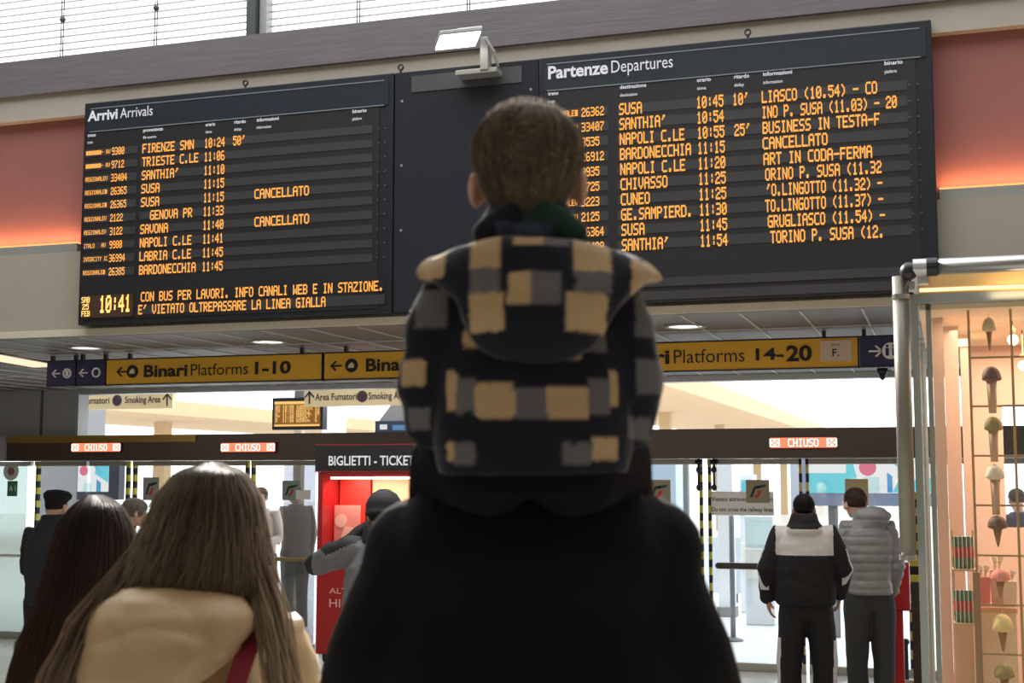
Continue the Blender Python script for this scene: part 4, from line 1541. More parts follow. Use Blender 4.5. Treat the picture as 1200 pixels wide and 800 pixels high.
# stepped pilasters inside
for pa, pb, Y, ptop, lab in ((1090, 1103, 5.85, 330, None), (1105, 1122, 6.2, 383, None), (1125, 1135, 6.6, 406, None)):
    a, b = P(pa, ptop, Y), P(pb, ptop, Y)
    m = MB()
    m.box((a.x - ox, Y - YK, 0.03), (b.x - ox, Y - YK + 0.2, min(a.z, kt - 0.021)))
    m.build('pilaster', kpink, t)
    if ptop > 340:
        m = MB()
        m.box((a.x - ox - 0.006, Y - YK - 0.01, a.z), (b.x - ox + 0.006, Y - YK + 0.2, kt - 0.02))
        m.build('capital', kcream, t)
MB().box((KX0 - ox + 0.035, -0.004, kt + 0.045), (KX1 - ox, 0.0, kt + 0.06)).build('fascia_lamp', emit('fascia_glow', (1, 0.78, 0.45, 1), 1.4), t)
area('kiosk_lamp', (KX0 + 0.9, YK + 0.85, kt - 0.04), (0, 0, 0), 1.5, 1.4, 44, (1.0, 0.82, 0.64))
area('fascia_lamp_light', ((KX0 + KX1) / 2 + 0.15, YK - 0.06, kt + 0.02), (math.radians(150), 0, 0), KX1 - KX0 - 0.3, 0.03, 1.6, (1, 0.74, 0.42))

# awning roller and its pipe on the corner
za_ = P(1110, 312, YK - 0.1).z
m = MB().tube([(KX0 + 0.09, YK - 0.1, za_), (KX1, YK - 0.1, za_)], 0.033, 18)
t2 = thing('awning_roller', 'round silver awning roller along the top of the kiosk', 'awning', (KX0, YK - 0.1, za_))
MB().tube([(0.10, 0, 0), (KX1 - KX0, 0, 0)], 0.032, 18).build('tube', steel, t2, smooth=True)
MB().tube([(0.065, 0, 0), (0.105, 0, 0)], 0.036, 18).build('collar', black_plastic, t2)
MB().tube([(0.015, 0, 0), (0.066, 0, 0)], 0.034, 18).build('end_cap', mat('pale_cap', lin(190, 190, 200), 0.3, metal=0.5), t2)
MB().ell((0.0, 0, -0.012), (0.035, 0.035, 0.036)).build('elbow', black_plastic, t2, smooth=True)
MB().box((0.03, 0.02, -0.06), (0.07, 0.13, -0.02)).build('bracket', mat('pale_cap', lin(190, 190, 200), 0.3, metal=0.5), t2)
pz0 = P(1061, 656, YK - 0.08).z
pxx = P(1060, 500, YK - 0.08).x
t2 = thing('corner_pipe', 'vertical silver pipe hanging at the kiosk corner beside the red box', 'pipe', (pxx, YK - 0.08, pz0))
MB().lathe([(0.031, 0), (0.031, za_ - pz0 - 0.03)], n=20).build('tube', mat('satin_pipe', lin(126, 122, 112), 0.4, metal=0.35), t2, smooth=True)
m = MB()
for z in (0.0, za_ - pz0 - 0.12):
    m.lathe([(0.034, z), (0.034, z + 0.02)], n=20)
m.build('ring', steel, t2)
MB().box((0.0, 0.0, za_ - pz0 - 0.08), (KX0 - pxx + 0.02, 0.09, za_ - pz0 - 0.05)).build('bracket', steel, t2)

# brass display grid behind the front glass
YGd = YK + 0.12
gxs = [P(1139, 500, YGd).x, P(1189, 500, YGd).x]
gxs.append(2 * gxs[1] - gxs[0])
gxs.append(gxs[2] + gxs[1] - gxs[0])
t2 = thing('display_grid', 'thin brass rod grid standing behind the kiosk glass', 'rack', (gxs[0], YGd, 0.032))
for gxx in gxs:
    MB().box((gxx - gxs[0] - 0.005, -0.005, 0), (gxx - gxs[0] + 0.005, 0.005, P(1139, 361, YGd).z - 0.03)).build('upright', brass, t2)
for py in (361, 419.5, 476.5, 534.5, 592.5, 651, 708.5, 766, 824, 882):
    z = P(1150, py, YGd).z - 0.03
    if z > 0.05:
        MB().box((0, -0.004, z - 0.004), (gxs[-1] - gxs[0], 0.004, z + 0.004)).build('rail', brass, t2)
MB().box((-0.016, -0.01, 0), (0.010, 0.012, P(1139, 680, YGd).z)).build('stand_post', mat('tan_stand', lin(160, 124, 88), 0.5), t2)

# hanging ice cream ornaments: a string of them in front of the grid
YO = YK + 0.09
cone_m = mat('wafer_cone', lin(176, 124, 78), 0.6, bump=0.3, scale=120)
scoops = {'cream': mat('cream_scoop', lin(232, 206, 160), 0.7, bump=0.4, scale=30), 'choc': mat('chocolate_scoop', lin(112, 74, 50), 0.6, bump=0.5, scale=30),
          'pist': mat('pistachio_scoop', lin(158, 138, 80), 0.7, bump=0.5, scale=30), 'white': mat('white_scoop', lin(240, 224, 194), 0.7, bump=0.4, scale=30),
          'pink': mat('pink_scoop', lin(240, 150, 130), 0.7, bump=0.4, scale=30), 'lemon': mat('lemon_scoop', lin(242, 212, 140), 0.7, bump=0.4, scale=30)}
orn = [('cream', 1159, 372, 387, 411, 7.5, 'cream scoop ice cream cone ornament, topmost in the kiosk window', 'cone'), ('choc', 1162, 429, 445, 484, 10.5, 'chocolate scoop ornament on a tall wafer tube, second from top', 'tube'),
       ('pist', 1164, 488, 503, 541, 10, 'pistachio scoop ornament on a tall wafer tube in the kiosk window', 'tube'), ('white', 1166, 544, 560, 603, 10, 'white scoop ornament on a tall wafer tube in the kiosk window', 'tube'),
       ('choc', 1169, 604, 618, 641, 10.5, 'chocolate scoop ice cream cone ornament above the shelf of cups', 'cone'), ('pink', 1172, 666, 679, 702, 10.5, 'pink scoop ice cream cone ornament in the kiosk window', 'cone'),
       ('lemon', 1175, 719, 738, 764, 11, 'lemon scoop ice cream cone ornament in the kiosk window', 'cone'), ('pist', 1177, 777, 793, 818, 10.5, 'green scoop ice cream cone ornament, lowest in the kiosk window', 'cone')]
for k, px, y0, y1, y2, rpx, lab, kind in orn:
    zt, zm, zb = [P(px, yy, YO).z for yy in (y0, y1, y2)]
    x = P(px, y1, YO).x
    r = rpx * (YO / 1.03) / FPX
    t2 = thing('ice_cream_ornament', lab, 'ornament', (x, YO, zb), 0, 'ice cream ornaments in the kiosk window')
    hgt = zt - zm
    m = MB()
    m.lathe([(r * 0.55, zm - zb - 0.006), (r * 0.98, zm - zb), (r, zm - zb + hgt * 0.25), (r * 0.93, zm - zb + hgt * 0.5), (r * 0.72, zm - zb + hgt * 0.78), (r * 0.4, zm - zb + hgt * 0.95), (0.002, zm - zb + hgt)], n=18)
    for q in range(7):
        m.ell((r * 0.78 * math.cos(q * 0.9), r * 0.78 * math.sin(q * 0.9), zm - zb + hgt * (0.12 + 0.05 * (q % 2))), (r * 0.28, r * 0.28, hgt * 0.2), n=8, rows=5)
    m.build('scoop', scoops[k], t2, smooth=True)
    if kind == 'cone':
        MB().lathe([(0.001, 0), (r * 0.15, 0.01), (r * 0.5, zm - zb)], n=14).build('cone', cone_m, t2, smooth=True)
    else:
        MB().lathe([(r * 0.40, 0), (r * 0.55, zm - zb)], n=14).build('wafer_tube', mat('pale_wafer', lin(216, 174, 140), 0.6), t2, smooth=True)
    m = MB()
    m.tube([(0, 0, zt - zb - 0.004), (0, 0.026, zt - zb + 0.014)], 0.0012, 6)
    if kind == 'cone':
        m.tube([(0, 0, 0.004), (0, 0.03, 0.004)], 0.0012, 6)
    m.build('hook', brass, t2)

# shelf unit with paper cups
YC = YK + 0.16
sa, sb = P(1116, 667, YC), P(1143, 667, YC)
t2 = thing('cup_shelf', 'small open shelf unit of paper cups behind the kiosk glass', 'shelf', ((sa.x + sb.x) / 2, YC, 0.032))
w2 = (sb.x - sa.x) / 2
zs = [P(1130, 667.5, YC).z - 0.03, P(1130, 731, YC).z - 0.03]
for z in zs:
    MB().box((-w2, 0, z - 0.008), (w2, 0.13, z)).build('shelf_board', mat('tan_shelf', lin(206, 168, 124), 0.5), t2)
m = MB()
for xx in (-w2, w2 - 0.008):
    m.box((xx, 0.12, 0), (xx + 0.008, 0.13, zs[0] + 0.15))
m.build('side_frame', mat('tan_shelf', lin(206, 168, 124), 0.5), t2)
m = MB().box((-w2, 0, 0), (w2 - 0.015, 0.12, zs[1] - 0.008))
m.build('cupboard', mat('peach_panel', lin(226, 172, 130), 0.5), t2)
cup_g = stripes('green_cup', lin(40, 110, 84), lin(226, 214, 190), 0.011, 0, 0.62)
cup_r = stripes('red_cup', lin(196, 62, 48), lin(236, 206, 180), 0.013, 0, 0.7)
proto = {}
nrow = 5
for zi, (z, rows_) in enumerate(((zs[0], ['g', 'r', 'g']), (zs[1], ['g', 'r', 'g']))):
    for ri, c in enumerate(rows_):
        for k in range(nrow):
            loc = (t2.location.x - w2 + 0.012 + k * (2 * w2 - 0.024) / (nrow - 1), YC + 0.03, 0.033 + z + ri * 0.0423)
            lab = f"{'green' if c == 'g' else 'red'} patterned paper cup in the {['bottom', 'middle', 'top'][ri]} row of the {['upper', 'lower'][zi]} cup shelf"
            if c not in proto:
                o = MB().lathe([(0.008, 0), (0.0105, 0.040), (0.0115, 0.0415), (0.009, 0.042)], n=12).build('paper_cup', cup_g if c == 'g' else cup_r)
                proto[c] = o
            else:
                o = proto[c].copy()
                COL.objects.link(o)
            o.location = loc
            tag(o, lab, 'cup', f"paper cups, {['bottom', 'middle', 'top'][ri]} row of {['upper', 'lower'][zi]} shelf")

# pink gift bags and pale packets beside the shelf
tabz = P(1160, 712, YK + 0.3).z
t2 = thing('display_counter', 'cream display counter holding pink packets inside the kiosk', 'counter', (P(1164, 720, YK + 0.3).x + 0.012, YK + 0.30, 0.032))
MB().box((-0.075, 0, 0), (0.075, 0.22, tabz - 0.05)).build('body', kcream, t2)
MB().box((-0.08, -0.01, tabz - 0.05), (0.08, 0.23, tabz - 0.03)).build('counter_top', mat('peach_panel', lin(226, 172, 130), 0.5), t2)
for dx, dy, hgt, c, lab in ((-0.045, 0.05, 0.17, lin(236, 130, 116), 'coral pink gift bag on the counter beside the cup shelf'), (0.01, 0.07, 0.21, lin(244, 200, 180), 'pale pink gift bag in the middle of the kiosk counter'), (0.055, 0.05, 0.15, lin(246, 214, 186), 'cream gift bag at the right end of the kiosk counter')):
    b0 = thing('gift_bag', lab, 'bag', (t2.location.x + dx, t2.location.y + dy, tabz))
    mm = mat('bag' + lab[:5], c, 0.6, vary=0.25, scale=40)
    MB().add([(-0.024, -0.014, 0), (0.024, -0.014, 0), (0.024, 0.014, 0), (-0.024, 0.014, 0), (-0.028, -0.016, hgt * 0.7), (0.028, -0.016, hgt * 0.7), (0.028, 0.016, hgt * 0.7), (-0.028, 0.016, hgt * 0.7)],
             [(0, 3, 2, 1), (0, 1, 5, 4), (1, 2, 6, 5), (2, 3, 7, 6), (3, 0, 4, 7), (4, 5, 6, 7)]).build('bag_body', mm, b0)
    m = MB()
    for q in range(6):
        a_ = q * 1.05
        m.add([(0.01 * math.cos(a_), 0.01 * math.sin(a_), hgt * 0.68), (0.03 * math.cos(a_ - 0.4), 0.02 * math.sin(a_ - 0.4), hgt), (0.03 * math.cos(a_ + 0.5), 0.02 * math.sin(a_ + 0.5), hgt * 0.93)], [(0, 1, 2)])
    m.build('tissue_paper', mat('pale_tissue', lin(250, 226, 206), 0.7), b0)
    MB().tube([(-0.012, -0.016, hgt * 0.68), (-0.01, -0.018, hgt * 0.86), (0.01, -0.018, hgt * 0.86), (0.012, -0.016, hgt * 0.68)], 0.0015, 6).build('handle', brass, b0)

# bare bulbs under the kiosk ceiling
for px, py, Y, lab in ((1187, 398, YK + 0.55, 'round glowing bulb inside the kiosk, nearer and higher'), (1199, 428, YK + 0.95, 'round glowing bulb inside the kiosk, farther and lower')):
    a = P(px, py, Y)
    b0 = thing('light_bulb', lab, 'lamp', (a.x, Y, a.z), 0, 'bulbs inside the kiosk')
    MB().ell((0, 0, 0), (0.022, 0.022, 0.024), n=16, rows=10).build('bulb', emit('bulb_glow', (1, 0.9, 0.7, 1), 6.0), b0, smooth=True)
    MB().lathe([(0.012, 0.02), (0.012, 0.05), (0.003, 0.055), (0.003, kt - 0.022 - a.z)], n=12).build('socket', brass, b0, smooth=True)
# ================================================================== people
def smoothstep(a, b, x):
    t = np.clip((x - a) / (b - a), 0, 1)
    return t * t * (3 - 2 * t)


def skin_mat(name, c):
    m = mat(name, c, 0.55, bump=0.08, scale=150, vary=0.06)
    m.node_tree.nodes['Principled BSDF'].inputs['Subsurface Weight'].default_value = 0.08
    m.node_tree.nodes['Principled BSDF'].inputs['Subsurface Radius'].default_value = (0.02, 0.008, 0.004)
    return m


skin_fair = skin_mat('fair_skin', lin(214, 168, 146))
skin_tan = skin_mat('tan_skin', lin(188, 136, 112))
lip_m = mat('lips', lin(168, 96, 88), 0.5)
eye_m = mat('eye', lin(60, 44, 38), 0.15)


def xform(mb, src, M):
    mb.add([M @ Vector(v) for v in src.v], src.f)


def head(mb, M, h, ears=1.0):
    """head of height h, chin at the origin of M, face towards +y"""
    a, d = 0.345 * h, 0.435 * h
    R_ = [(0.0, .30, .30, .40), (0.05, .48, .50, .32), (0.14, .66, .70, .17), (0.26, .80, .86, .06), (0.40, .90, .94, .02), (0.52, .97, .98, .0), (0.66, 1.0, 1.0, -.02), (0.78, .95, .96, -.04), (0.88, .80, .82, -.05), (0.95, .58, .60, -.06), (0.995, .22, .24, -.06)]
    s = MB()
    s.loft([(0, cy * d, t * h, rx * a, ry * d) for t, rx, ry, cy in R_], 28, 2.15)
    # nose, brow, lips, chin
    s.tube([(0, d * 0.93, 0.52 * h), (0, d * 1.08, 0.40 * h), (0, d * 1.14, 0.345 * h)], [0.05 * h, 0.06 * h, 0.072 * h], 10, caps='round')
    for sx_ in (-1, 1):
        s.ell((sx_ * 0.05 * h, d * 1.02, 0.335 * h), (0.045 * h, 0.05 * h, 0.035 * h), n=10, rows=6)
        s.tube([(sx_ * 0.05 * h, d * 0.93, 0.56 * h), (sx_ * 0.22 * h, d * 0.80, 0.565 * h)], [0.045 * h, 0.035 * h], 8, caps='round')
        s.ell((sx_ * 0.15 * h, d * 0.86, 0.49 * h), (0.055 * h, 0.05 * h, 0.045 * h), n=10, rows=6)
        s.ell((sx_ * 0.2 * h, d * 0.72, 0.36 * h), (0.1 * h, 0.1 * h, 0.09 * h), n=10, rows=6)
        if True:
            s.ell((sx_ * a * 1.02 * ears, -0.02 * h, 0.42 * h), (0.045 * h, 0.10 * h, 0.15 * h), Matrix.Rotation(sx_ * 0.35, 3, 'Z'), n=12, rows=8)
    s.tube([(-0.11 * h, d * 0.86, 0.215 * h), (0, d * 0.97, 0.225 * h), (0.11 * h, d * 0.86, 0.215 * h)], [0.02 * h, 0.035 * h, 0.02 * h], 8, caps='round')
    s.ell((0, d * 0.80, 0.06 * h), (0.1 * h, 0.1 * h, 0.07 * h), n=10, rows=6)
    xform(mb, s, M)
    return a, d


def face_paint(M, h):
    a, d = 0.345 * h, 0.435 * h
    Mi = M.inverted()
    A = np.array(Mi)

    def f(ce):
        p = ce @ A[:3, :3].T + A[:3, 3]
        idx = np.zeros(len(ce), dtype=np.int32)
        lips = (np.abs(p[:, 0]) < 0.12 * h) & (np.abs(p[:, 2] - 0.22 * h) < 0.028 * h) & (p[:, 1] > d * 0.84)
        eyes = (np.abs(np.abs(p[:, 0]) - 0.15 * h) < 0.05 * h) & (np.abs(p[:, 2] - 0.495 * h) < 0.022 * h) & (p[:, 1] > d * 0.75)
        idx[lips] = 1
        idx[eyes] = 2
        return idx
    return f


def hand(mb, w, d, nrm, s=1.0, curl=0.35, side=1):
    """hand from wrist w along d, palm facing nrm, thumb on side*(d x nrm)"""
    w, d, nrm = Vector(w), Vector(d).normalized(), Vector(nrm).normalized()
    nrm = (nrm - d * nrm.dot(d)).normalized()
    e = d.cross(nrm) * side
    for k in (-1.3, -0.45, 0.45, 1.3):
        mb.tube([w + e * (k * 0.010 * s), w + d * 0.045 * s + e * (k * 0.018 * s), w + d * 0.088 * s + e * (k * 0.021 * s)], [0.017 * s, 0.015 * s, 0.0125 * s], 8, caps='round')
    for k, L in ((1.35, 0.072), (0.45, 0.082), (-0.45, 0.076), (-1.35, 0.058)):
        p = w + d * 0.088 * s + e * (k * 0.021 * s)
        pts = [p - d * 0.012 * s, p]
        ang = curl * 0.6
        for q in (0.42, 0.32, 0.26):
            dd = d * math.cos(ang) + nrm * math.sin(ang) + e * (k * 0.05)
            p = p + dd.normalized() * (L * q * s)
            pts.append(p)
            ang += curl
        mb.tube(pts, [0.0098 * s, 0.0098 * s, 0.0092 * s, 0.0086 * s, 0.0075 * s], 8, caps='round')
    p = w + d * 0.022 * s + e * 0.026 * s
    mb.tube([w + d * 0.012 * s + e * 0.012 * s, p, p + (d * 0.7 + e * 0.6 + nrm * 0.3).normalized() * 0.036 * s, p + (d * 0.85 + e * 0.45 + nrm * 0.4).normalized() * 0.064 * s],
            [0.016 * s, 0.014 * s, 0.0115 * s, 0.0095 * s], 8, caps='round')


class Strands:
    def __init__(self):
        self.v, self.f, self.c = [], [], []

    def add(self, pts, r, col0, col1=None):
        o = len(self.v)
        n = len(pts)
        col1 = col1 or col0
        for i, p in enumerate(pts):
            t = pts[min(i + 1, n - 1)] - pts[max(i - 1, 0)]
            t = t.normalized() if t.length > 1e-9 else Vector((0, 0, -1))
            a = t.cross(Vector((0.3, 1, 0.1))).normalized()
            b = t.cross(a)
            rr = r * (1.0 if i < n - 2 else 0.6)
            q = i / (n - 1)
            c = [col0[k] * (1 - q) + col1[k] * q for k in range(3)]
            for k in range(3):
                an = k * 2.0944
                self.v.append(p + a * (rr * math.cos(an)) + b * (rr * math.sin(an)))
                self.c.append((c[0], c[1], c[2], 1))
        for i in range(n - 1):
            for k in range(3):
                k2 = (k + 1) % 3
                self.f.append((o + i * 3 + k, o + i * 3 + k2, o + (i + 1) * 3 + k2, o + (i + 1) * 3 + k))

    def build(self, name, m, parent):
        me = bpy.data.meshes.new(name)
        me.from_pydata([tuple(v) for v in self.v], [], self.f)
        me.materials.append(m)
        a = me.color_attributes.new('col', 'FLOAT_COLOR', 'POINT')
        a.data.foreach_set('color', np.array(self.c, dtype=np.float32).ravel())
        me.polygons.foreach_set('use_smooth', [True] * len(self.f))
        me.update()
        return finish(name, me, parent)


hair_m = attr_mat('hair_strands', 0.6, sheen=0.8, translucent=0.35)
cloth_m = attr_mat('patterned_fleece', 0.95, sheen=0.45, bump=0.35, scale=220)


def mixc(a, b, t):
    return tuple(a[i] * (1 - t) + b[i] * t for i in range(3))


def J(k, sgn, **o):
    d = dict(S=(sgn * .175 * k, 0, 1.42 * k), E=(sgn * .235 * k, -.02 * k, 1.13 * k), W=(sgn * .225 * k, .05 * k, .89 * k), H=(sgn * .09 * k, 0, .90 * k),
             K=(sgn * .10 * k, .01 * k, .49 * k), A=(sgn * .105 * k, -.01 * k, .085 * k))
    d.update(o)
    return {a: Vector(b) for a, b in d.items()}


def figure(t, k, skin, jl, jr, headc=(0, 0.015), yaw=0.0, tilt=0.0, handdir=None, voxel=0.0065, roll=0.0, neckz=None, curl=0.35, palm=None, hh=0.225):
    """continuous bare body (under the clothes) with face, hands and feet; returns head matrix and height"""
    mb = MB()
    h = hh * k
    mb.loft([(0, 0, .84 * k, .10 * k, .08 * k), (0, 0, .92 * k, .145 * k, .095 * k), (0, 0, 1.05 * k, .125 * k, .085 * k), (0, 0, 1.25 * k, .145 * k, .095 * k), (0, 0, 1.38 * k, .15 * k, .085 * k), (0, 0, 1.44 * k, .10 * k, .07 * k), (0, 0, 1.47 * k, .06 * k, .055 * k)], 24, 2.3)
    zc_h = (neckz or 1.75 * k) - h
    M = Matrix.Translation((headc[0], headc[1], zc_h)) @ Euler((tilt, roll, yaw)).to_matrix().to_4x4()
    nb = Vector((0, -0.012 * k, 1.40 * k))
    nt_ = M @ Vector((0, -0.03 * k, h * 0.25))
    mb.tube([nb, (nb + nt_) / 2, nt_], [.062 * k, .055 * k, .053 * k], 14)
    head(mb, M, h)
    for j, sgn in ((jl, -1), (jr, 1)):
        mb.tube([Vector((sgn * 0.08 * k, 0, 1.40 * k)), j['S'], (j['S'] + j['E']) / 2, j['E'], (j['E'] * 0.6 + j['W'] * 0.4), j['W']], [.055 * k, .05 * k, .043 * k, .036 * k, .036 * k, .025 * k], 12, caps='round')
        d = (handdir or {}).get(sgn) or (j['W'] - j['E'])
        pn = (palm or {}).get(sgn) or Vector((-sgn, 0.2, 0))
        hand(mb, j['W'], d, pn, k, curl, side=1 if sgn * (Vector(d).cross(Vector(pn))).y > 0 else -1)
        mb.tube([j['H'] + Vector((0, 0, .04 * k)), j['H'] * 0.5 + j['K'] * 0.5, j['K'], j['K'] * 0.6 + j['A'] * 0.4, j['A']], [.085 * k, .07 * k, .052 * k, .05 * k, .036 * k], 14, caps='round')
        mb.tube([j['A'] + Vector((0, -.02 * k, -.03 * k)), j['A'] + Vector((sgn * .015 * k, .13 * k, -.055 * k))], [.034 * k, .026 * k], 12, caps='round')
    remesh(mb, 'body', [skin, lip_m, eye_m], t, voxel, 2, paint=face_paint(M, h))
    return M, h


def jacket(t, k, m, jl, jr, rings, sr=(.078, .068, .058, .052), sleeve_to=1.0, voxel=0.009, smooth=4, post=None, paint=None, extra=None, name='jacket', color=None):
    mb = MB()
    mb.loft([(r[0] * k, r[1] * k, r[2] * k, r[3] * k, r[4] * k) for r in rings], 28, 2.3)
    for j, sgn in ((jl, -1), (jr, 1)):
        w = j['E'] + (j['W'] - j['E']) * sleeve_to
        mb.tube([Vector((sgn * .06 * k, rings[-2][1] * k, j['S'].z - 0.02 * k)), j['S'], (j['S'] + j['E']) / 2, j['E'], (j['E'] + w) / 2, w], [sr[0] * .9 * k, sr[0] * k, sr[1] * k, sr[2] * k, sr[3] * 1.05 * k, sr[3] * k], 16, caps='round')
    if extra:
        extra(mb)
    return remesh(mb, name, m, t, voxel, smooth, post, paint, color)


def trousers(t, k, m, jl, jr, r=(.115, .098, .078, .07), top=.99, paint=None, post=None):
    mb = MB()
    mb.loft([(0, 0, .82 * k, .10 * k, .09 * k), (0, 0, .90 * k, .165 * k, .115 * k), (0, 0, top * k, .15 * k, .105 * k)], 24, 2.3)
    for j, sgn in ((jl, -1), (jr, 1)):
        a = j['A'] + Vector((0, 0, -0.03 * k))
        mb.tube([j['H'], j['H'] * .5 + j['K'] * .5, j['K'], (j['K'] + a) / 2, a], [r[0] * k, r[1] * k, r[2] * k, r[3] * k, r[3] * .95 * k], 16, caps='round')
    return remesh(mb, 'trousers', m, t, 0.01, 4, post, paint)


def shoes(t, k, m, jl, jr, flat=True):
    for j, sgn in ((jl, -1), (jr, 1)):
        mb = MB()
        a = j['A']
        mb.loft([(a.x + sgn * .01 * k, a.y + .05 * k, a.z - .085 * k + 0.001, .046 * k, .135 * k), (a.x + sgn * .01 * k, a.y + .05 * k, a.z - .06 * k, .048 * k, .135 * k), (a.x + sgn * .008 * k, a.y + .035 * k, a.z - .03 * k, .044 * k, .11 * k), (a.x, a.y, a.z + .0 * k, .042 * k, .06 * k), (a.x, a.y, a.z + .03 * k, .044 * k, .052 * k)], 22, 2.4)
        mb.build('shoe', m, t, smooth=True)


def cap_hair(t, M, h, m_col, col1, length=0.03, n=900, low=0.30, puff=1.06, r=0.0011, seed=1, front=0.72):
    """short hair: a close shell and many short strands over it"""
    rr = random.Random(seed)
    a, d = 0.345 * h, 0.435 * h
    s = MB()
    s.loft([(0, -.16 * d, low * h, .78 * a, .80 * d), (0, -.14 * d, (low + .1) * h, .97 * a * puff, .90 * d * puff), (0, -.10 * d, .60 * h, 1.0 * a * puff, .95 * d * puff), (0, -.06 * d, .76 * h, .98 * a * puff, .98 * d * puff), (0, -.06 * d, .88 * h, .84 * a * puff, .86 * d * puff), (0, -.06 * d, .97 * h, .58 * a * puff, .6 * d * puff), (0, -.06 * d, 1.02 * h, .2 * a, .2 * d)], 26)
    mb = MB()
    xform(mb, s, M)
    base = mixc(m_col, (0, 0, 0), 0.25)
    hp = remesh(mb, 'hair', hair_m, t, 0.006, 2, color=lambda co: np.tile(np.array(base), (len(co), 1)))
    st = Strands()
    for i in range(n):
        ph = rr.uniform(0, 2 * math.pi)
        th0 = math.acos(rr.uniform(-0.25, 1.0))
        L = length * rr.uniform(0.6, 1.2)
        pts = []
        for q in range(5):
            th_ = th0 + q / 4 * L / (0.45 * h)
            lift = 1.0 + 0.03 * (q / 4) * rr.uniform(0, 1.5)
            x = a * puff * 1.01 * lift * math.sin(th_) * math.cos(ph)
            y = -.07 * d + d * puff * 1.0 * lift * math.sin(th_) * math.sin(ph)
            z = 0.62 * h + 0.405 * h * lift * math.cos(th_)
            if y > 0.5 * d and z < front * h:
                break
            if z < low * h + 0.01:
                break
            if th_ > math.pi / 2:
                x *= 0.99
            pts.append(M @ Vector((x, y, z)))
        if len(pts) >= 3:
            tt = rr.random()
            st.add(pts, r, mixc(m_col, col1, tt * 0.6), mixc(m_col, col1, tt))
    st.build('hair_strands', hair_m, t)
    return hp


# ---------------------------------------------------------------- the two men by the doors
def place(px, Y):
    q = P(px, 600, Y)
    return q.x, q.y


# man in black jacket with white back panel
x, y = place(942, 9.6)
t = thing('person', 'man standing in a black jacket with a white upper back, dark trousers', 'person', (x, y, 0), facing(942))
k = 0.92
jl = J(k, -1, S=(-.17, 0, 1.33), E=(-.262, -.02, 1.09), W=(-.262, .03, .89))
jr = J(k, 1, S=(.17, 0, 1.33), E=(.262, -.01, 1.10), W=(.235, .07, .92))
for j, s_ in ((jl, -1), (jr, 1)):
    j['A'] = Vector((s_ * .125, -.01, .078))
    j['K'] = Vector((s_ * .118, .01, .45))
M, h = figure(t, k, skin_tan, jl, jr, yaw=0.08, voxel=0.006, handdir={-1: Vector((0.12, 0.12, -1))})
black_cloth = mat('black_jacket_cloth', lin(22, 22, 26), 0.8, bump=0.35, scale=14)
white_cloth = mat('white_jacket_panel', lin(216, 214, 216), 0.8, bump=0.3, scale=14)


def yoke(ce):
    w = (ce[:, 2] > 1.745 - 92 / 166) & (ce[:, 2] < 1.372 + 0.6 * np.maximum(0, np.abs(ce[:, 0]) - 0.09)) & (ce[:, 2] < 1.44) & (np.abs(ce[:, 0]) < 0.197)
    w |= (ce[:, 2] < 1.24) & (ce[:, 2] > 0.95) & (np.abs(ce[:, 1] + 0.03 + (1.2 - ce[:, 2]) * 0.03) < 0.012) & (np.abs(ce[:, 0]) > 0.25)
    return w.astype(np.int32)


def wrinkle(amp, fx=9, fz=16, seed=0.0):
    def f(co, nr):
        n = np.array([noise.noise((c[0] * fx + seed, c[1] * fx, c[2] * fz)) for c in co])
        return co + nr * (amp * n)[:, None]
    return f


def collar1(mb):
    mb.loft([(0, -.01, 1.33, .15, .105), (0, -.02, 1.38, .125, .105), (0, -.022, 1.43, .10, .10), (0, -.02, 1.48, .088, .088)], 24)
    mb.ell((0, -.085, 1.365), (.125, .055, .055))


jacket(t, k, [black_cloth, white_cloth], jl, jr, [(0, 0, .915, .205, .135), (0, 0, .94, .225, .15), (0, 0, 1.06, .232, .155), (0, 0, 1.24, .235, .155), (0, 0, 1.38, .225, .145), (0, -.005, 1.455, .19, .12), (0, -.01, 1.50, .12, .10)],
       sr=(.088, .080, .075, .06), sleeve_to=0.96, post=wrinkle(0.008), paint=yoke, extra=collar1)


def side_stripe(ce):
    return ((np.abs(ce[:, 0]) > 0.165) & (ce[:, 2] < 0.62) & (np.abs(ce[:, 1] + 0.03) < 0.022)).astype(np.int32)


trousers(t, k, [mat('black_track_trousers', lin(24, 24, 27), 0.8, bump=0.3, scale=12), white_cloth], jl, jr, (.115, .105, .095, .088), paint=side_stripe, post=wrinkle(0.008, 7, 9, 3))
shoes(t, k, mat('white_trainers', lin(190, 190, 190), 0.6), jl, jr)
cap_hair(t, M, h, lin(30, 25, 23)[:3], lin(50, 42, 38)[:3], 0.012, 900, 0.36, 1.03, 0.0009, 4)

# man in grey puffer jacket
x, y = place(1016, 10.1)
t = thing('person', 'man in a grey quilted hooded jacket and dark trousers beside the red box', 'person', (x, y, 0), facing(1016) + math.radians(14))
k = 0.943
jl = J(k, -1, S=(-.148, 0, 1.36), E=(-.205, .03, 1.10), W=(-.15, .20, .98))
jr = J(k, 1, S=(.148, 0, 1.36), E=(.20, -.01, 1.09), W=(.19, .10, .90))
M, h = figure(t, k, skin_fair, jl, jr, headc=(-.068, .03), yaw=0.25, tilt=-0.05, voxel=0.006, roll=-0.06)
puff_grey = mat('grey_quilted_nylon', lin(146, 149, 151), 0.5, bump=0.25, scale=22, vary=0.12)


def quilt(amp, pitch, wr=0.004):
    def f(co, nr):
        z = co[:, 2]
        q = np.abs(np.sin(np.pi * z / pitch)) ** 0.6
        n = np.array([noise.noise((c[0] * 18, c[1] * 18, c[2] * 26)) for c in co])
        return co + nr * (amp * (q - 0.6) + wr * n)[:, None]
    return f


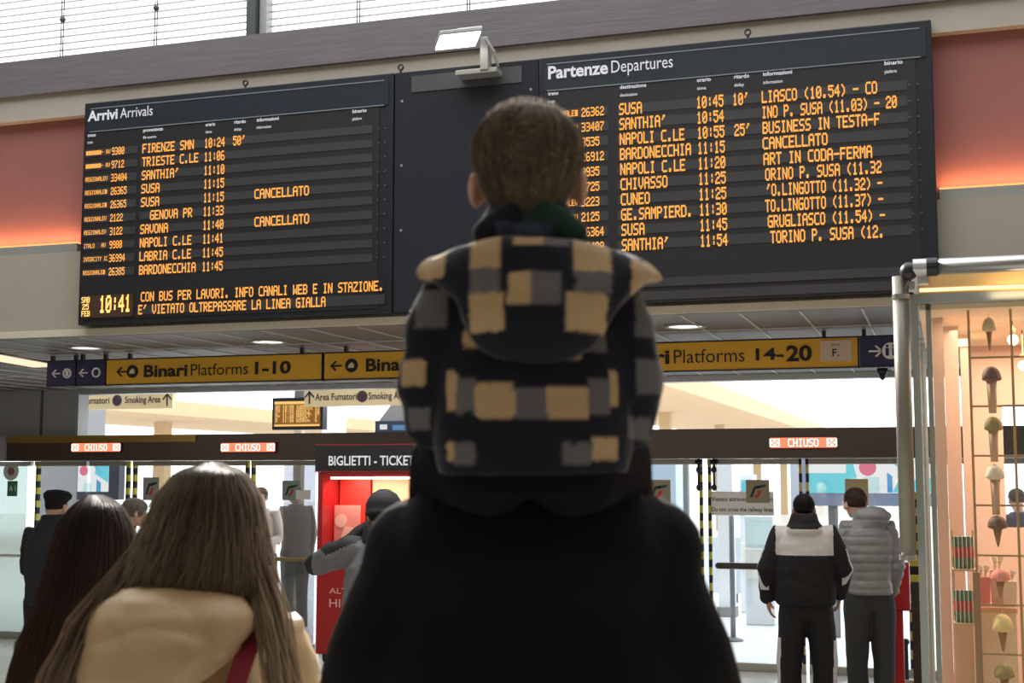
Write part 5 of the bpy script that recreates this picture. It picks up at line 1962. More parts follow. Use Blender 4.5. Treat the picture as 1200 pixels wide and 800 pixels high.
def hood2(mb):
    mb.ell((.03, -.075, 1.445), (.125, .075, .075))
    mb.loft([(0.0, -.02, 1.36, .12, .11), (0.0, -.02, 1.43, .11, .11), (.0, -.03, 1.50, .10, .095)], 22)


jacket(t, k, [puff_grey], jl, jr, [(0, 0, .945, .168, .135), (0, 0, .97, .178, .142), (0, 0, 1.07, .165, .135), (0, 0, 1.24, .19, .15), (0, 0, 1.38, .19, .145), (0, -.01, 1.45, .15, .12), (0, -.01, 1.50, .10, .09)],
       sr=(.078, .074, .066, .052), sleeve_to=0.98, post=quilt(0.009, 0.062), extra=hood2, voxel=0.008)
trousers(t, k, mat('charcoal_trousers', lin(62, 64, 66), 0.85, bump=0.3, scale=14), jl, jr, (.11, .098, .085, .078), post=wrinkle(0.009, 7, 9, 5))
shoes(t, k, mat('dark_shoes', lin(40, 38, 38), 0.6), jl, jr)
cap_hair(t, M, h, lin(78, 60, 48)[:3], lin(120, 96, 76)[:3], 0.022, 1000, 0.34, 1.05, 0.0009, 5)

# ---------------------------------------------------------------- officer in black beret, far left
x, y = place(60, 8.3)
t = thing('person', 'officer in a black beret and black jacket standing by the left doors', 'person', (x, y, 0), facing(60) + math.radians(-35))
k = 0.925
jl = J(k, -1, E=(-.21, .03, 1.06), W=(-.17, .20, .96))
jr = J(k, 1, E=(.21, .03, 1.06), W=(.17, .20, .96))
M, h = figure(t, k, skin_fair, jl, jr, headc=(0, .05), tilt=-0.12, voxel=0.007)


def armband(ce):
    w = (np.abs(ce[:, 2] - 1.36 + 0.3 * (ce[:, 1] + 0.05)) < 0.014) & (ce[:, 0] > 0.10) & (ce[:, 1] < 0.06) & (ce[:, 1] > -0.12)
    return w.astype(np.int32)


jacket(t, k, [mat('black_uniform', lin(26, 27, 31), 0.8, bump=0.3, scale=14), white_cloth], jl, jr, [(0, 0, .88, .18, .15), (0, 0, 1.0, .18, .15), (0, 0, 1.2, .195, .16), (0, 0, 1.36, .19, .15), (0, -.005, 1.44, .14, .11), (0, .01, 1.51, .095, .095), (0, .03, 1.575, .085, .09)], post=wrinkle(0.008, seed=2), paint=armband)
trousers(t, k, mat('black_uniform', None), jl, jr)
shoes(t, k, black_matt, jl, jr)
cap_hair(t, M, h, lin(40, 34, 30)[:3], lin(60, 50, 44)[:3], 0.012, 300, 0.36, 1.03, 0.001, 6)
mb = MB()
s = MB()
s.loft([(0, -.01, .66 * h, .36 * h, .45 * h), (0, -.01, .72 * h, .375 * h, .465 * h), (0.01, -.015, .80 * h, .45 * h, .54 * h), (.015, -.02, .92 * h, .46 * h, .54 * h), (.015, -.02, 1.03 * h, .36 * h, .42 * h), (.01, -.02, 1.08 * h, .12 * h, .14 * h)], 28)
xform(mb, s, M)
mb.build('beret', mat('black_felt', lin(20, 20, 23), 0.95, bump=0.2, scale=120), t, smooth=True)

# ---------------------------------------------------------------- elderly person with glasses behind the dark haired girl
x, y = place(147, 8.9)
t = thing('person', 'grey haired person with glasses, mostly hidden behind the two long haired girls', 'person', (x, y, 0), facing(147) + math.radians(-75))
k = 0.895
jl, jr = J(k, -1), J(k, 1)
M, h = figure(t, k, skin_fair, jl, jr, headc=(0, .05), tilt=-0.2, voxel=0.007)
jacket(t, k, mat('taupe_coat', lin(110, 100, 96), 0.8, bump=0.3, scale=14), jl, jr, [(0, 0, .75, .19, .15), (0, 0, 1.0, .18, .145), (0, 0, 1.2, .19, .15), (0, 0, 1.36, .185, .14), (0, -.005, 1.44, .14, .11), (0, 0, 1.50, .085, .08)], post=wrinkle(0.006, seed=8))
trousers(t, k, mat('charcoal_trousers', None), jl, jr)
shoes(t, k, black_matt, jl, jr)
cap_hair(t, M, h, lin(150, 144, 138)[:3], lin(200, 196, 190)[:3], 0.04, 1000, 0.28, 1.13, 0.0011, 7)
s = MB()
for sg in (-1, 1):
    for q in range(18):
        a0, a1 = q * math.pi / 9, (q + 1) * math.pi / 9
        p0 = Vector((sg * .15 * h + .11 * h * math.cos(a0), .50 * h, .49 * h + .085 * h * math.sin(a0)))
        p1 = Vector((sg * .15 * h + .11 * h * math.cos(a1), .50 * h, .49 * h + .085 * h * math.sin(a1)))
        s.tube([p0, p1], 0.0022, 6)
    s.tube([(sg * .26 * h, .50 * h, .50 * h), (sg * .37 * h, .40 * h, .50 * h), (sg * .38 * h, 0.0, .47 * h)], 0.002, 6)
s.tube([(-.05 * h, .50 * h, .50 * h), (.05 * h, .50 * h, .50 * h)], 0.002, 6)
mb = MB()
xform(mb, s, M)
mb.build('glasses', mat('red_brown_frame', lin(110, 40, 36), 0.3), t, smooth=True)

# ---------------------------------------------------------------- person at the ticket machine, arm raised
x, y = place(447, 6.2)
t = thing('person', 'person in a dark knitted hat and grey jacket raising an elbow by the ticket machine', 'person', (x, y, 0), facing(447) + math.radians(-12))
k = 0.945
jl = J(k, -1, S=(-.16, 0, 1.37), E=(-.345, .06, 1.295), W=(-.09, .20, 1.475))
jr = J(k, 1, E=(.26, .10, 1.12), W=(.10, .26, 1.22))
M, h = figure(t, k, skin_fair, jl, jr, headc=(0.0, .05), tilt=-0.15, handdir={-1: Vector((.8, 0.25, .25)), 1: Vector((-.6, .5, .3))}, voxel=0.006)
grey_wool = mat('grey_marl_wool', lin(98, 98, 100), 0.95, bump=0.4, scale=60, vary=0.2)


def dark_fore(ce):
    v = (jl['W'] - jl['E'])
    u = ((ce - np.array(jl['E'])) @ np.array(v)) / v.length_squared
    w = (ce[:, 0] < -0.02) & (u > 0.12) & (ce[:, 2] - 1.295 > 0.02 + 0.42 * (ce[:, 0] + 0.345))
    w |= (ce[:, 0] < -0.355)
    return w.astype(np.int32)


jacket(t, k, [grey_wool, black_matt], jl, jr, [(0, 0, .85, .19, .15), (0, 0, 1.0, .185, .15), (0, 0, 1.2, .20, .155), (0, 0, 1.36, .19, .145), (0, -.005, 1.44, .14, .11), (0, 0, 1.50, .09, .085)], sr=(.085, .078, .07, .05), sleeve_to=0.95, post=wrinkle(0.012, 12, 14, 4), paint=dark_fore)
trousers(t, k, mat('charcoal_trousers', None), jl, jr)
shoes(t, k, black_matt, jl, jr)
cap_hair(t, M, h, lin(26, 22, 22)[:3], lin(40, 34, 34)[:3], 0.03, 500, 0.30, 1.08, 0.001, 9)
s = MB()
s.loft([(0, -.05 * h, .44 * h, .40 * h, .48 * h), (0, -.05 * h, .46 * h, .43 * h, .52 * h), (0, -.05 * h, .54 * h, .435 * h, .525 * h), (0, -.05 * h, .555 * h, .405 * h, .49 * h), (0, -.05 * h, .66 * h, .42 * h, .50 * h), (0, -.05 * h, .82 * h, .40 * h, .47 * h), (0, -.05 * h, .97 * h, .30 * h, .34 * h), (0, -.05 * h, 1.07 * h, .14 * h, .16 * h), (0, -.05 * h, 1.09 * h, .04 * h, .04 * h)], 26)
mb = MB()
xform(mb, s, M)
mb.build('knitted_hat', stripes('dark_knit', lin(30, 30, 33), lin(20, 20, 22), 0.012), t, smooth=True)
mb = MB()
mb.loft([(0, 0.0, 1.38 * k, .11, .11), (0, .01, 1.43 * k, .115, .115), (0, .02, 1.50 * k, .105, .11), (0, .03, 1.56 * k, .095, .10), (0, .035, 1.585 * k, .08, .085)], 22)
remesh(mb, 'scarf', black_matt, t, 0.009, 3, post=wrinkle(0.008, 20, 30, 2))

# ---------------------------------------------------------------- people beyond the glass; the taupe one stands in for a reflection
for px, Y, k, cj, ch, rot, lab in ((307, 13.6, 0.93, lin(214, 196, 186), lin(120, 84, 66), 160, 'person in a pale coat beyond the glass, half hidden by the blond girl'),
                                   (347, 14.4, 0.95, lin(128, 116, 104), lin(206, 186, 150), 30, 'light haired figure in a taupe coat standing in for a reflection under the green sticker'),
                                   (1194, 14.5, 0.93, lin(40, 48, 72), lin(40, 34, 32), 20, 'person in dark blue seen through the back of the lit kiosk')):
    x, y = place(px, Y)
    t = thing('person', lab, 'person', (x, y, -0.02), facing(px) + math.radians(rot))
    jl, jr = J(k, -1), J(k, 1)
    jl['W'] = Vector((-.12, .22, 1.0))
    jl['E'] = Vector((-.22, .03, 1.06))
    M, h = figure(t, k, skin_fair, jl, jr, headc=(0, .04), tilt=-0.1, voxel=0.008)
    jacket(t, k, mat('coat' + str(px), cj, 0.8, bump=0.2, scale=14), jl, jr, [(0, 0, .80, .19, .14), (0, 0, 1.0, .18, .14), (0, 0, 1.2, .19, .15), (0, 0, 1.36, .185, .14), (0, -.005, 1.44, .14, .11), (0, 0, 1.50, .085, .08)])
    trousers(t, k, mat('charcoal_trousers', None), jl, jr)
    shoes(t, k, black_matt, jl, jr)
    cap_hair(t, M, h, ch[:3], mixc(ch, (.5, .4, .3), 0.3), 0.03, 300, 0.32, 1.08, 0.0012, px)

# ================================================================== the two girls with long hair
def interp(rings, py):
    if py <= rings[0][0]:
        return rings[0][1:]
    for a, b in zip(rings, rings[1:]):
        if py <= b[0]:
            u = (py - a[0]) / (b[0] - a[0])
            return tuple(a[i] * (1 - u) + b[i] * u for i in range(1, len(a)))
    return rings[-1][1:]


def long_hair(t, px0, d0, rings, c_root, c_mid, c_tip, n, seed, r=0.0016, edge=None):
    """rings (py, left px, right px, cy, ry): a smooth shell and the strands lying on it"""
    rr = random.Random(seed)
    S_ = FPX / d0

    def ring(py):
        l, rgt, cy, ry = interp(rings, py)
        return ((l + rgt) / 2 - px0) / S_, cy, (rgt - l) / 2 / S_, ry
    y0, y1 = rings[0][0], rings[-1][0]
    mb = MB()
    R_ = []
    N = 36
    for i in range(N, -1, -1):
        u = i / N
        py = y0 + (y1 - y0) * (u ** 1.5)
        cx, cy, rx, ry = ring(py)
        R_.append((cx, cy, (557 - py) / S_, rx * 0.97, ry * 0.97))
    mb.loft(R_, 40)
    zt, zb = (557 - y0) / S_, (557 - y1) / S_

    def colr(co):
        u = np.clip((zt - co[:, 2]) / (zt - zb), 0, 1)[:, None]
        a = np.array(c_root) * 0.8
        b = np.array(c_mid) * 0.8
        c = np.array(c_tip) * 0.8
        return np.where(u < .5, a + (b - a) * u * 2, b + (c - b) * (u - .5) * 2)
    remesh(mb, 'hair', hair_m, t, 0.008, 3, color=colr)
    st = Strands()
    for i in range(n):
        ph = rr.uniform(-math.pi - 0.6, 0.6)
        u0 = 0.0 if rr.random() < 0.5 else rr.uniform(0.0, 0.55)
        u1 = min(1.0, u0 + rr.uniform(0.45, 1.0))
        off = rr.uniform(0.97, 1.035)
        w1, w2, wf = rr.uniform(0, 6.3), rr.uniform(0, 6.3), rr.uniform(2, 5)
        amp = 0.004 + 0.006 * rr.random()
        pts = []
        m_ = 16
        for q in range(m_ + 1):
            u = u0 + (u1 - u0) * q / m_
            py = y0 + (y1 - y0) * u ** 1.5
            cx, cy, rx, ry = ring(py)
            e = off + 0.02 * math.sin(wf * u + w1)
            dx = amp * u * 2 * math.sin(wf * u * 2 + w2)
            pts.append(Vector((cx + rx * e * math.cos(ph) + dx, cy + ry * e * math.sin(ph), (557 - py) / S_ + (0.004 if u < 0.02 else 0))))
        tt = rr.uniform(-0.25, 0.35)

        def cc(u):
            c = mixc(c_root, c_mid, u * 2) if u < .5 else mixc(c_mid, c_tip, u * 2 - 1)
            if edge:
                c = mixc(c, edge, abs(math.cos(ph)) ** 3 * 0.6)  # side strands paler: rim light put into the hair colour
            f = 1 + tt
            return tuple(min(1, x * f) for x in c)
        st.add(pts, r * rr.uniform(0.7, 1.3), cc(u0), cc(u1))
    st.build('hair_strands', hair_m, t)


def lock(t, px0, d0, path, n, seed, c0, c1, name='hair_lock', r=0.0018):
    """a hanging lock; path (py, centre px, half width px, cy)"""
    rr = random.Random(seed)
    S_ = FPX / d0
    st = Strands()
    for i in range(n):
        a, b = rr.gauss(0, 0.5), rr.gauss(0, 0.5)
        a = max(-1.1, min(1.1, a))
        w, wf = rr.uniform(0, 6.3), rr.uniform(1, 3)
        pts = []
        st0, en = rr.uniform(0, 0.2), rr.uniform(0.75, 1.0)
        for q in range(17):
            u = st0 + (en - st0) * q / 16
            py = path[0][0] + (path[-1][0] - path[0][0]) * u
            cx, hw, cy = interp(path, py)
            x = (cx - px0 + hw * (a + 0.25 * math.sin(wf * u * 3 + w))) / S_
            pts.append(Vector((x, cy + 0.022 * b + 0.006 * math.sin(w + 4 * u), (557 - py) / S_)))
        f = 1 + rr.uniform(-0.3, 0.4)
        st.add(pts, r * rr.uniform(0.7, 1.4), tuple(c * f for c in c0), tuple(min(1, c * f) for c in c1))
    st.build(name, hair_m, t)


# ---- dark haired girl at the far left
d2 = 3.1
q = PD(106, 557, d2)
t = thing('person', 'girl with very long dark brown hair seen from behind at the far left', 'person', (q.x, q.y, 0), facing(106))
girl2 = t
k = 0.945
jl = J(k, -1, S=(-.10, .03, 1.33), E=(-.085, .15, 1.08), W=(-.05, .26, 1.10))
jr = J(k, 1, S=(.13, .02, 1.33), E=(.15, .10, 1.06), W=(.08, .24, 1.08))
M, h = figure(t, k, skin_fair, jl, jr, headc=(0.012, .03), voxel=0.008)
jacket(t, k, mat('dark_girl_coat', lin(46, 40, 42), 0.8, bump=0.3, scale=14), jl, jr, [(0.02, 0.02, .60, .145, .14), (0.02, 0.02, 1.0, .135, .13), (0.02, 0.02, 1.2, .135, .13), (0.02, 0.02, 1.36, .135, .12), (0, 0.015, 1.44, .14, .10), (0, 0.01, 1.49, .085, .08)])
trousers(t, k, mat('charcoal_trousers', None), jl, jr)
shoes(t, k, black_matt, jl, jr)
hair_rings2 = [(582, 104, 120, -.01, .03), (586, 95, 134, -.01, .075), (594, 86, 143, -.01, .105), (612, 75, 152, -.015, .118), (650, 65, 158, -.04, .11), (690, 57, 164, -.085, .085), (725, 45, 168, -.115, .07), (762, 35, 170, -.13, .065), (800, 29, 172, -.135, .06), (860, 28, 172, -.135, .055), (920, 40, 165, -.13, .045), (950, 70, 140, -.125, .02)]


def lift(t, px):
    e = [c for c in t.children if c.name.split('.')[0] in ('hair', 'hair_strands', 'hair_lock', 'coat_hood', 'strap_tmp')]
    for c in e:
        if not c.get('lifted'):
            c.data.transform(Matrix.Translation((0, 0, EYE)))
            c['lifted'] = 1
    for c in e:
        del c['lifted']


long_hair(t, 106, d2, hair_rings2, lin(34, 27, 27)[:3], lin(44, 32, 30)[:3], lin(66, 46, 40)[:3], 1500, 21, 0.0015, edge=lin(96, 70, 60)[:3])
lift(t, 106)

# ---- blond brown girl in the cream puffer
d1 = 2.6
q = PD(240, 557, d1)
t = thing('person', 'girl with long brown blond hair in a cream puffer coat, from behind', 'person', (q.x, q.y, 0), facing(240))
k = 0.985
S1 = FPX / d1
jl = J(k, -1, S=(-.165, 0.03, 1.40), E=(-.245, .04, 1.12), W=(-.20, .2, 1.0))
jr = J(k, 1, S=(.145, 0.03, 1.40), E=(.215, .04, 1.12), W=(.19, .2, 1.0))
M, h = figure(t, k, skin_fair, jl, jr, headc=(0.012, .05), voxel=0.008)
cream_nylon = mat('cream_quilted_nylon', lin(196, 170, 132), 0.55, bump=0.25, scale=16, vary=0.06)


def crumple(co, nr):
    out = np.zeros(len(co))
    for i, c in enumerate(co):
        v = noise.noise((c[0] * 9, c[1] * 9, c[2] * 13)) * 0.006 + noise.noise((c[0] * 24 + 5, c[1] * 24, c[2] * 30)) * 0.004
        q = abs(math.sin(math.pi * (c[2] + 0.022 * math.sin(c[0] * 19)) / 0.095)) ** 0.3
        q2 = abs(math.sin(math.pi * (c[0] + 0.03 * math.sin(c[2] * 23)) / 0.15)) ** 0.25
        out[i] = v + 0.007 * (q - 0.8) + 0.005 * (q2 - 0.8)
    return co + nr * out[:, None]


jacket(t, k, [cream_nylon], jl, jr, [(0, 0.0, .70, .205, .15), (0, 0.0, 1.0, .20, .15), (-.01, 0.0, 1.2, .205, .155), (-.012, 0.0, 1.32, .195, .145), (-.012, 0.01, 1.42, .15, .12), (-.01, 0.01, 1.48, .10, .09)], sr=(.085, .082, .07, .055), post=crumple, voxel=0.01)
mb = MB()
hr = [(676, 172, 236, -.085, .03), (681, 150, 262, -.10, .06), (692, 135, 284, -.115, .085), (708, 122, 299, -.125, .10), (726, 115, 300, -.13, .108), (745, 112, 286, -.135, .112), (765, 110, 266, -.138, .11), (785, 110, 238, -.138, .10), (805, 116, 212, -.135, .09), (830, 130, 196, -.125, .07), (850, 146, 180, -.115, .04)]
mb.loft([(((l + r_) / 2 - 240) / S1, cy, (557 - py) / S1, (r_ - l) / 2 / S1, ry) for py, l, r_, cy, ry in reversed(hr)], 30)
remesh(mb, 'coat_hood', cream_nylon, t, 0.008, 3, post=crumple)
trousers(t, k, mat('blue_jeans', lin(56, 66, 90), 0.85, bump=0.3, scale=40), jl, jr)
shoes(t, k, mat('white_trainers', None), jl, jr)
hair_rings1 = [(545, 236, 258, -.01, .03), (549, 219, 276, -.01, .075), (556, 207, 286, -.01, .105), (579, 190, 300, -.012, .128), (607, 180, 306, -.02, .128), (642, 166, 309, -.04, .122), (665, 152, 313, -.05, .115), (682, 146, 314, -.055, .10), (700, 152, 310, -.055, .085), (725, 165, 300, -.05, .05)]
c_r, c_m, c_t = lin(72, 60, 52)[:3], lin(92, 76, 64)[:3], lin(146, 126, 106)[:3]
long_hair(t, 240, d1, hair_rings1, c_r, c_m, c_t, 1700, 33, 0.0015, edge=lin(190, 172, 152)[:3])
lock(t, 240, d1, [(640, 172, 12, -.06), (680, 146, 16, -.10), (712, 124, 20, -.13), (765, 103, 22, -.15), (820, 88, 24, -.16), (900, 84, 22, -.16)], 380, 41, lin(122, 102, 86)[:3], lin(190, 166, 140)[:3])
lock(t, 240, d1, [(640, 300, 10, -.06), (680, 308, 14, -.10), (712, 316, 16, -.14), (765, 326, 17, -.165), (820, 338, 17, -.17), (900, 342, 14, -.17)], 320, 43, lin(150, 126, 104)[:3], lin(226, 206, 176)[:3])
lift(t, 240)

# red shoulder bag of the blond girl
tb = thing('shoulder_bag', 'dark red shoulder bag strap over the cream puffer coat', 'bag', (q.x, q.y, 0), facing(240))


def ribbon(mb, pts, wd, th, nrm):
    pts = [Vector(p) for p in pts]
    vs, fs = [], []
    for i, p in enumerate(pts):
        tg = (pts[min(i + 1, len(pts) - 1)] - pts[max(i - 1, 0)]).normalized()
        n_ = Vector(nrm[i]).normalized()
        s_ = tg.cross(n_).normalized()
        for a, b in ((-1, 0), (1, 0), (1, 1), (-1, 1)):
            vs.append(p + s_ * (a * wd / 2) + n_ * (b * th))
    for i in range(len(pts) - 1):
        for k_ in range(4):
            k2 = (k_ + 1) % 4
            fs.append((i * 4 + k_, i * 4 + k2, (i + 1) * 4 + k2, (i + 1) * 4 + k_))
    fs.append((3, 2, 1, 0))
    n4 = (len(pts) - 1) * 4
    fs.append((n4, n4 + 1, n4 + 2, n4 + 3))
    return mb.add(vs, fs)


sp = [(.125, .14, 1.36), (.12, .06, 1.485), (.115, -.03, 1.50), (.098, -.115, 1.462), (.075, -.168, 1.405), (.052, -.190, 1.34), (.01, -.185, 1.22), (-.06, -.18, 1.08), (-.17, -.16, .98), (-.235, -.06, .93)]
sn = [(0, 1, .3), (0, .5, 1), (0, -.2, 1), (.1, -.8, .8), (0, -1, .4), (0, -1, .2), (0, -1, 0), (0, -1, 0), (-.5, -1, 0), (-1, -.2, 0)]
redb = mat('dark_red_webbing', lin(140, 32, 52), 0.7, bump=0.3, scale=120)
mbr = MB()
ribbon(mbr, sp, 0.036, 0.004, sn)
mbr.build('strap', redb, tb)
MB().box((-.31, -.12, .70), (-.25, .14, .94)).build('pouch', mat('dark_red_leather', lin(120, 28, 44), 0.5), tb, bevel=0.02)
# ================================================================== the tall man in the black coat with the child on his shoulders
dd = 1.97
SD = FPX / dd
q = PD(625, 557, dd)
t = thing('person', 'tall person in a black coat carrying the child on the shoulders, from behind', 'person', (q.x, q.y, 0), facing(625))
dad = t
k = 1.10
jl = J(k, -1, S=(-.172, .0, 1.62), E=(-.272, .06, 1.33), W=(-.135, .27, 1.56), H=(-.10, 0, .98), K=(-.115, .02, .53), A=(-.12, -.01, .093))
jr = J(k, 1, S=(.160, .0, 1.62), E=(.272, .06, 1.33), W=(.135, .27, 1.56), H=(.10, 0, .98), K=(.115, .02, .53), A=(.12, -.01, .093))
M, h = figure(t, k, skin_fair, jl, jr, headc=(-.005, .105), tilt=-0.1, voxel=0.008, neckz=1.90, hh=0.205, handdir={-1: Vector((.25, .5, .6)), 1: Vector((-.25, .5, .6))}, palm={-1: Vector((.9, -.3, 0)), 1: Vector((-.9, -.3, 0))})
coat = mat('black_wool_coat', lin(11, 11, 15), 0.95, bump=0.35, scale=30, vary=0.15, spec=0.28)


def dad_extra(mb):
    # hood lying on the upper back, collar, and the shoulders under it
    mb.loft([(-.006, -.03, 1.50, .12, .05), (-.006, -.06, 1.56, .185, .075), (-.006, -.065, 1.63, .195, .085), (-.006, -.055, 1.69, .175, .08), (-.006, -.045, 1.735, .155, .07), (-.006, -.03, 1.757, .14, .05)], 28)
    for sg in (-1, 1):
        mb.tube([(sg * .05, .01, 1.66), (sg * .12, .0, 1.665), (sg * .172, .0, 1.632)], [.065, .066, .078], 16, caps='round')


jacket(t, 1.0, [coat], jl, jr, [(0, 0, .82, .24, .17), (0, 0, 1.05, .235, .165), (-.002, 0, 1.25, .235, .16), (-.004, 0, 1.42, .225, .15), (-.005, 0, 1.55, .195, .135), (-.005, 0, 1.63, .15, .11), (-.005, 0, 1.69, .09, .08)],
       sr=(.088, .082, .072, .055), post=wrinkle(0.008, 5, 7, 11), extra=dad_extra, voxel=0.011, smooth=6)
trousers(t, 1.08, mat('charcoal_trousers', None), {a: b / 1.0 for a, b in jl.items()}, jr, top=.93)
shoes(t, k, black_matt, jl, jr)
cap_hair(t, M, h, lin(40, 34, 30)[:3], lin(60, 50, 44)[:3], 0.02, 300, 0.36, 1.03, 0.001, 16)

# ---------------------------------------------------------------- the child
dk = 1.80
SK = FPX / dk
q = PD(622, 555, dk)
t = thing('person', 'small blond child in a checked fleece jacket sitting on the tall person\'s shoulders', 'person', tuple(q), facing(622))
kid = t


def kx(px, dy=0.0):
    return (px - 622) * (dk + dy) / FPX


def kz(py, dy=0.0):
    return (555 - py) * (dk + dy) / FPX


# body: sitting, legs forward over the shoulders, hands on the man's head
hk = 0.185
mb = MB()
mb.loft([(0, .0, -.02, .085, .065), (0, 0, .04, .095, .07), (0, 0, .14, .085, .062), (0, 0, .24, .085, .058), (0, 0, .28, .06, .045), (0, 0.0, .305, .035, .035)], 22, 2.3)
MK = Matrix.Translation((kx(619), .012, kz(112, .0) - hk - 0.008)) @ Euler((-0.10, 0.0, -0.10)).to_matrix().to_4x4()
mb.tube([(0, -.005, .27), (kx(620), .0, .36)], [.042, .042], 14)
head(mb, MK, hk, 1.13)
for sg in (-1, 1):
    mb.tube([(sg * .05, 0, .275), (sg * .10, .0, .255), (sg * .128, .02, .12), (sg * .115, .12, .08), (sg * .075, .215, .105)], [.034, .034, .028, .024, .018], 12, caps='round')
    hand(mb, (sg * .075, .215, .105), (-sg * .25, .8, .25), (-sg * .6, .2, -.6), 0.58, 0.3, side=1 if sg > 0 else -1)
    mb.tube([(sg * .05, .0, .0), (sg * .112, .12, .015), (sg * .125, .20, -.03), (sg * .115, .205, -.17), (sg * .115, .20, -.215)], [.055, .048, .042, .034, .026], 14, caps='round')
    mb.tube([(sg * .115, .195, -.225), (sg * .12, .28, -.245)], [.026, .022], 12, caps='round')
remesh(mb, 'body', [skin_fair, lip_m, eye_m], t, 0.0055, 2, paint=face_paint(MK, hk))

CREAM = lin(186, 158, 122)[:3]
GREYB = lin(104, 102, 104)[:3]
NAVY = lin(27, 28, 40)[:3]
# cloth pattern, as rectangles on the unrolled back of the jacket (column0, column1, row0, row1, colour)
PAT = [(541, 588, 384, 405, CREAM), (588, 636, 392, 413, GREYB), (636, 681, 394, 420, CREAM), (681, 712, 384, 412, GREYB),
       (500, 533, 434, 478, CREAM), (533, 557, 440, 483, GREYB), (557, 603, 449, 489, CREAM), (603, 641, 455, 491, GREYB), (641, 690, 452, 489, CREAM), (690, 716, 444, 483, GREYB), (716, 738, 432, 474, CREAM),
       (503, 530, 515, 541, CREAM), (530, 556, 518, 546, GREYB), (660, 694, 520, 545, GREYB), (694, 730, 514, 540, CREAM)]
SLV = [(486, 536, 340, 384, GREYB), (470, 500, 424, 453, CREAM), (476, 503, 478, 504, GREYB), (744, 772, 346, 396, GREYB), (745, 782, 424, 462, GREYB), (735, 765, 490, 516, GREYB), (500, 520, 310, 330, CREAM)]
HOOD = [(480, 517, 270, 316, CREAM), (549, 588, 262, 310, CREAM), (549, 588, 310, 342, GREYB), (549, 589, 342, 388, CREAM), (601, 640, 262, 281, CREAM), (640, 667, 262, 281, GREYB), (594, 624, 317, 356, CREAM), (624, 660, 317, 356, GREYB),
        (676, 719, 262, 314, CREAM), (676, 719, 314, 343, GREYB), (663, 713, 343, 388, CREAM), (745, 790, 290, 345, CREAM)]


def paint_rects(rects, base, dref):
    def f(co):
        out = np.tile(np.array(base), (len(co), 1))
        # (front of the garment repeats the pattern of its back)
        s = FPX / (dk - np.maximum(0.0, -co[:, 1]) if dref is None else dref)
        px = 622 + co[:, 0] * s
        py = 555 - co[:, 2] * s
        for x0, x1, y0, y1, c in rects:
            m = (px > x0) & (px < x1) & (py > y0) & (py < y1)
            out[m] = c
        return out
    return f


def fleece(amp):
    def f(co, nr):
        n = np.array([noise.noise((c[0] * 14, c[1] * 14, c[2] * 20)) + 0.4 * noise.noise((c[0] * 40, c[1] * 40, c[2] * 40)) for c in co])
        return co + nr * (amp * n)[:, None]
    return f


# jacket torso and sleeves
mb = MB()
rows_k = [(556, 515, 735, .095), (540, 512, 738, .10), (520, 508, 741, .105), (490, 505, 744, .11), (455, 504, 744, .11), (420, 506, 742, .105), (385, 512, 737, .10), (350, 525, 722, .092), (320, 548, 700, .08), (295, 566, 682, .065), (275, 575, 675, .055)]
mb.loft([(kx((l + r_) / 2), .005, kz(py), kx((r_ - l) / 2 + 622), ry) for py, l, r_, ry in rows_k], 30, 2.3)
for sg in (-1, 1):
    mb.tube([(sg * .045, .0, .275), (sg * .098, -.005, .25), (sg * .122, -.008, .19), (sg * .134, .005, .115), (sg * .128, .03, .075), (sg * .112, .11, .075), (sg * .082, .19, .10)], [.045, .049, .049, .047, .046, .042, .034], 18, caps='round')


def sleeve_or_torso(co):
    a = paint_rects(PAT, NAVY, 1.705)(co)
    b = paint_rects(SLV, NAVY, 1.78)(co)
    sl = (np.abs(co[:, 0] - 0.002) > .112)
    a[sl] = b[sl]
    return a


remesh(mb, 'jacket', cloth_m, t, 0.0058, 4, post=fleece(0.0045), color=sleeve_or_torso)
# hood hanging on the back
mb = MB()
hr = [(424, 600, 652, -.085, .02), (417, 578, 676, -.092, .035), (405, 560, 694, -.098, .046), (390, 548, 708, -.10, .055), (370, 540, 719, -.10, .062), (350, 533, 736, -.098, .064), (332, 516, 754, -.09, .06), (312, 496, 770, -.078, .056), (297, 490, 775, -.072, .052), (284, 494, 768, -.068, .046), (275, 512, 745, -.062, .036), (270, 540, 712, -.056, .022)]
HD = -.10
mb.loft([(kx((l + r_) / 2, HD), cy, kz(py, HD), kx((r_ - l) / 2 + 622, HD), ry) for py, l, r_, cy, ry in hr], 32, 2.7)
for sg, px in ((-1, 500), (1, 765)):
    mb.tube([(kx(px, HD), -.06, kz(296, HD)), (kx(px + sg * -30, HD), -.02, kz(290, HD)), (sg * .07, .05, kz(300))], [.024, .030, .032], 12, caps='round')


def hood_bend(co, nr):
    # the hood wraps forward at its sides and its rim dips a little at the ends
    co = fleece(0.004)(co, nr)
    u = (co[:, 0] / 0.14) ** 2
    co[:, 1] += 0.030 * u
    top = smoothstep(kz(330, HD), kz(275, HD), co[:, 2])
    co[:, 2] -= 0.016 * u * top * np.sign(1)
    return co


HOODC = paint_rects(HOOD, NAVY, 1.665)
remesh(mb, 'hood', cloth_m, t, 0.0055, 3, post=hood_bend, color=HOODC)
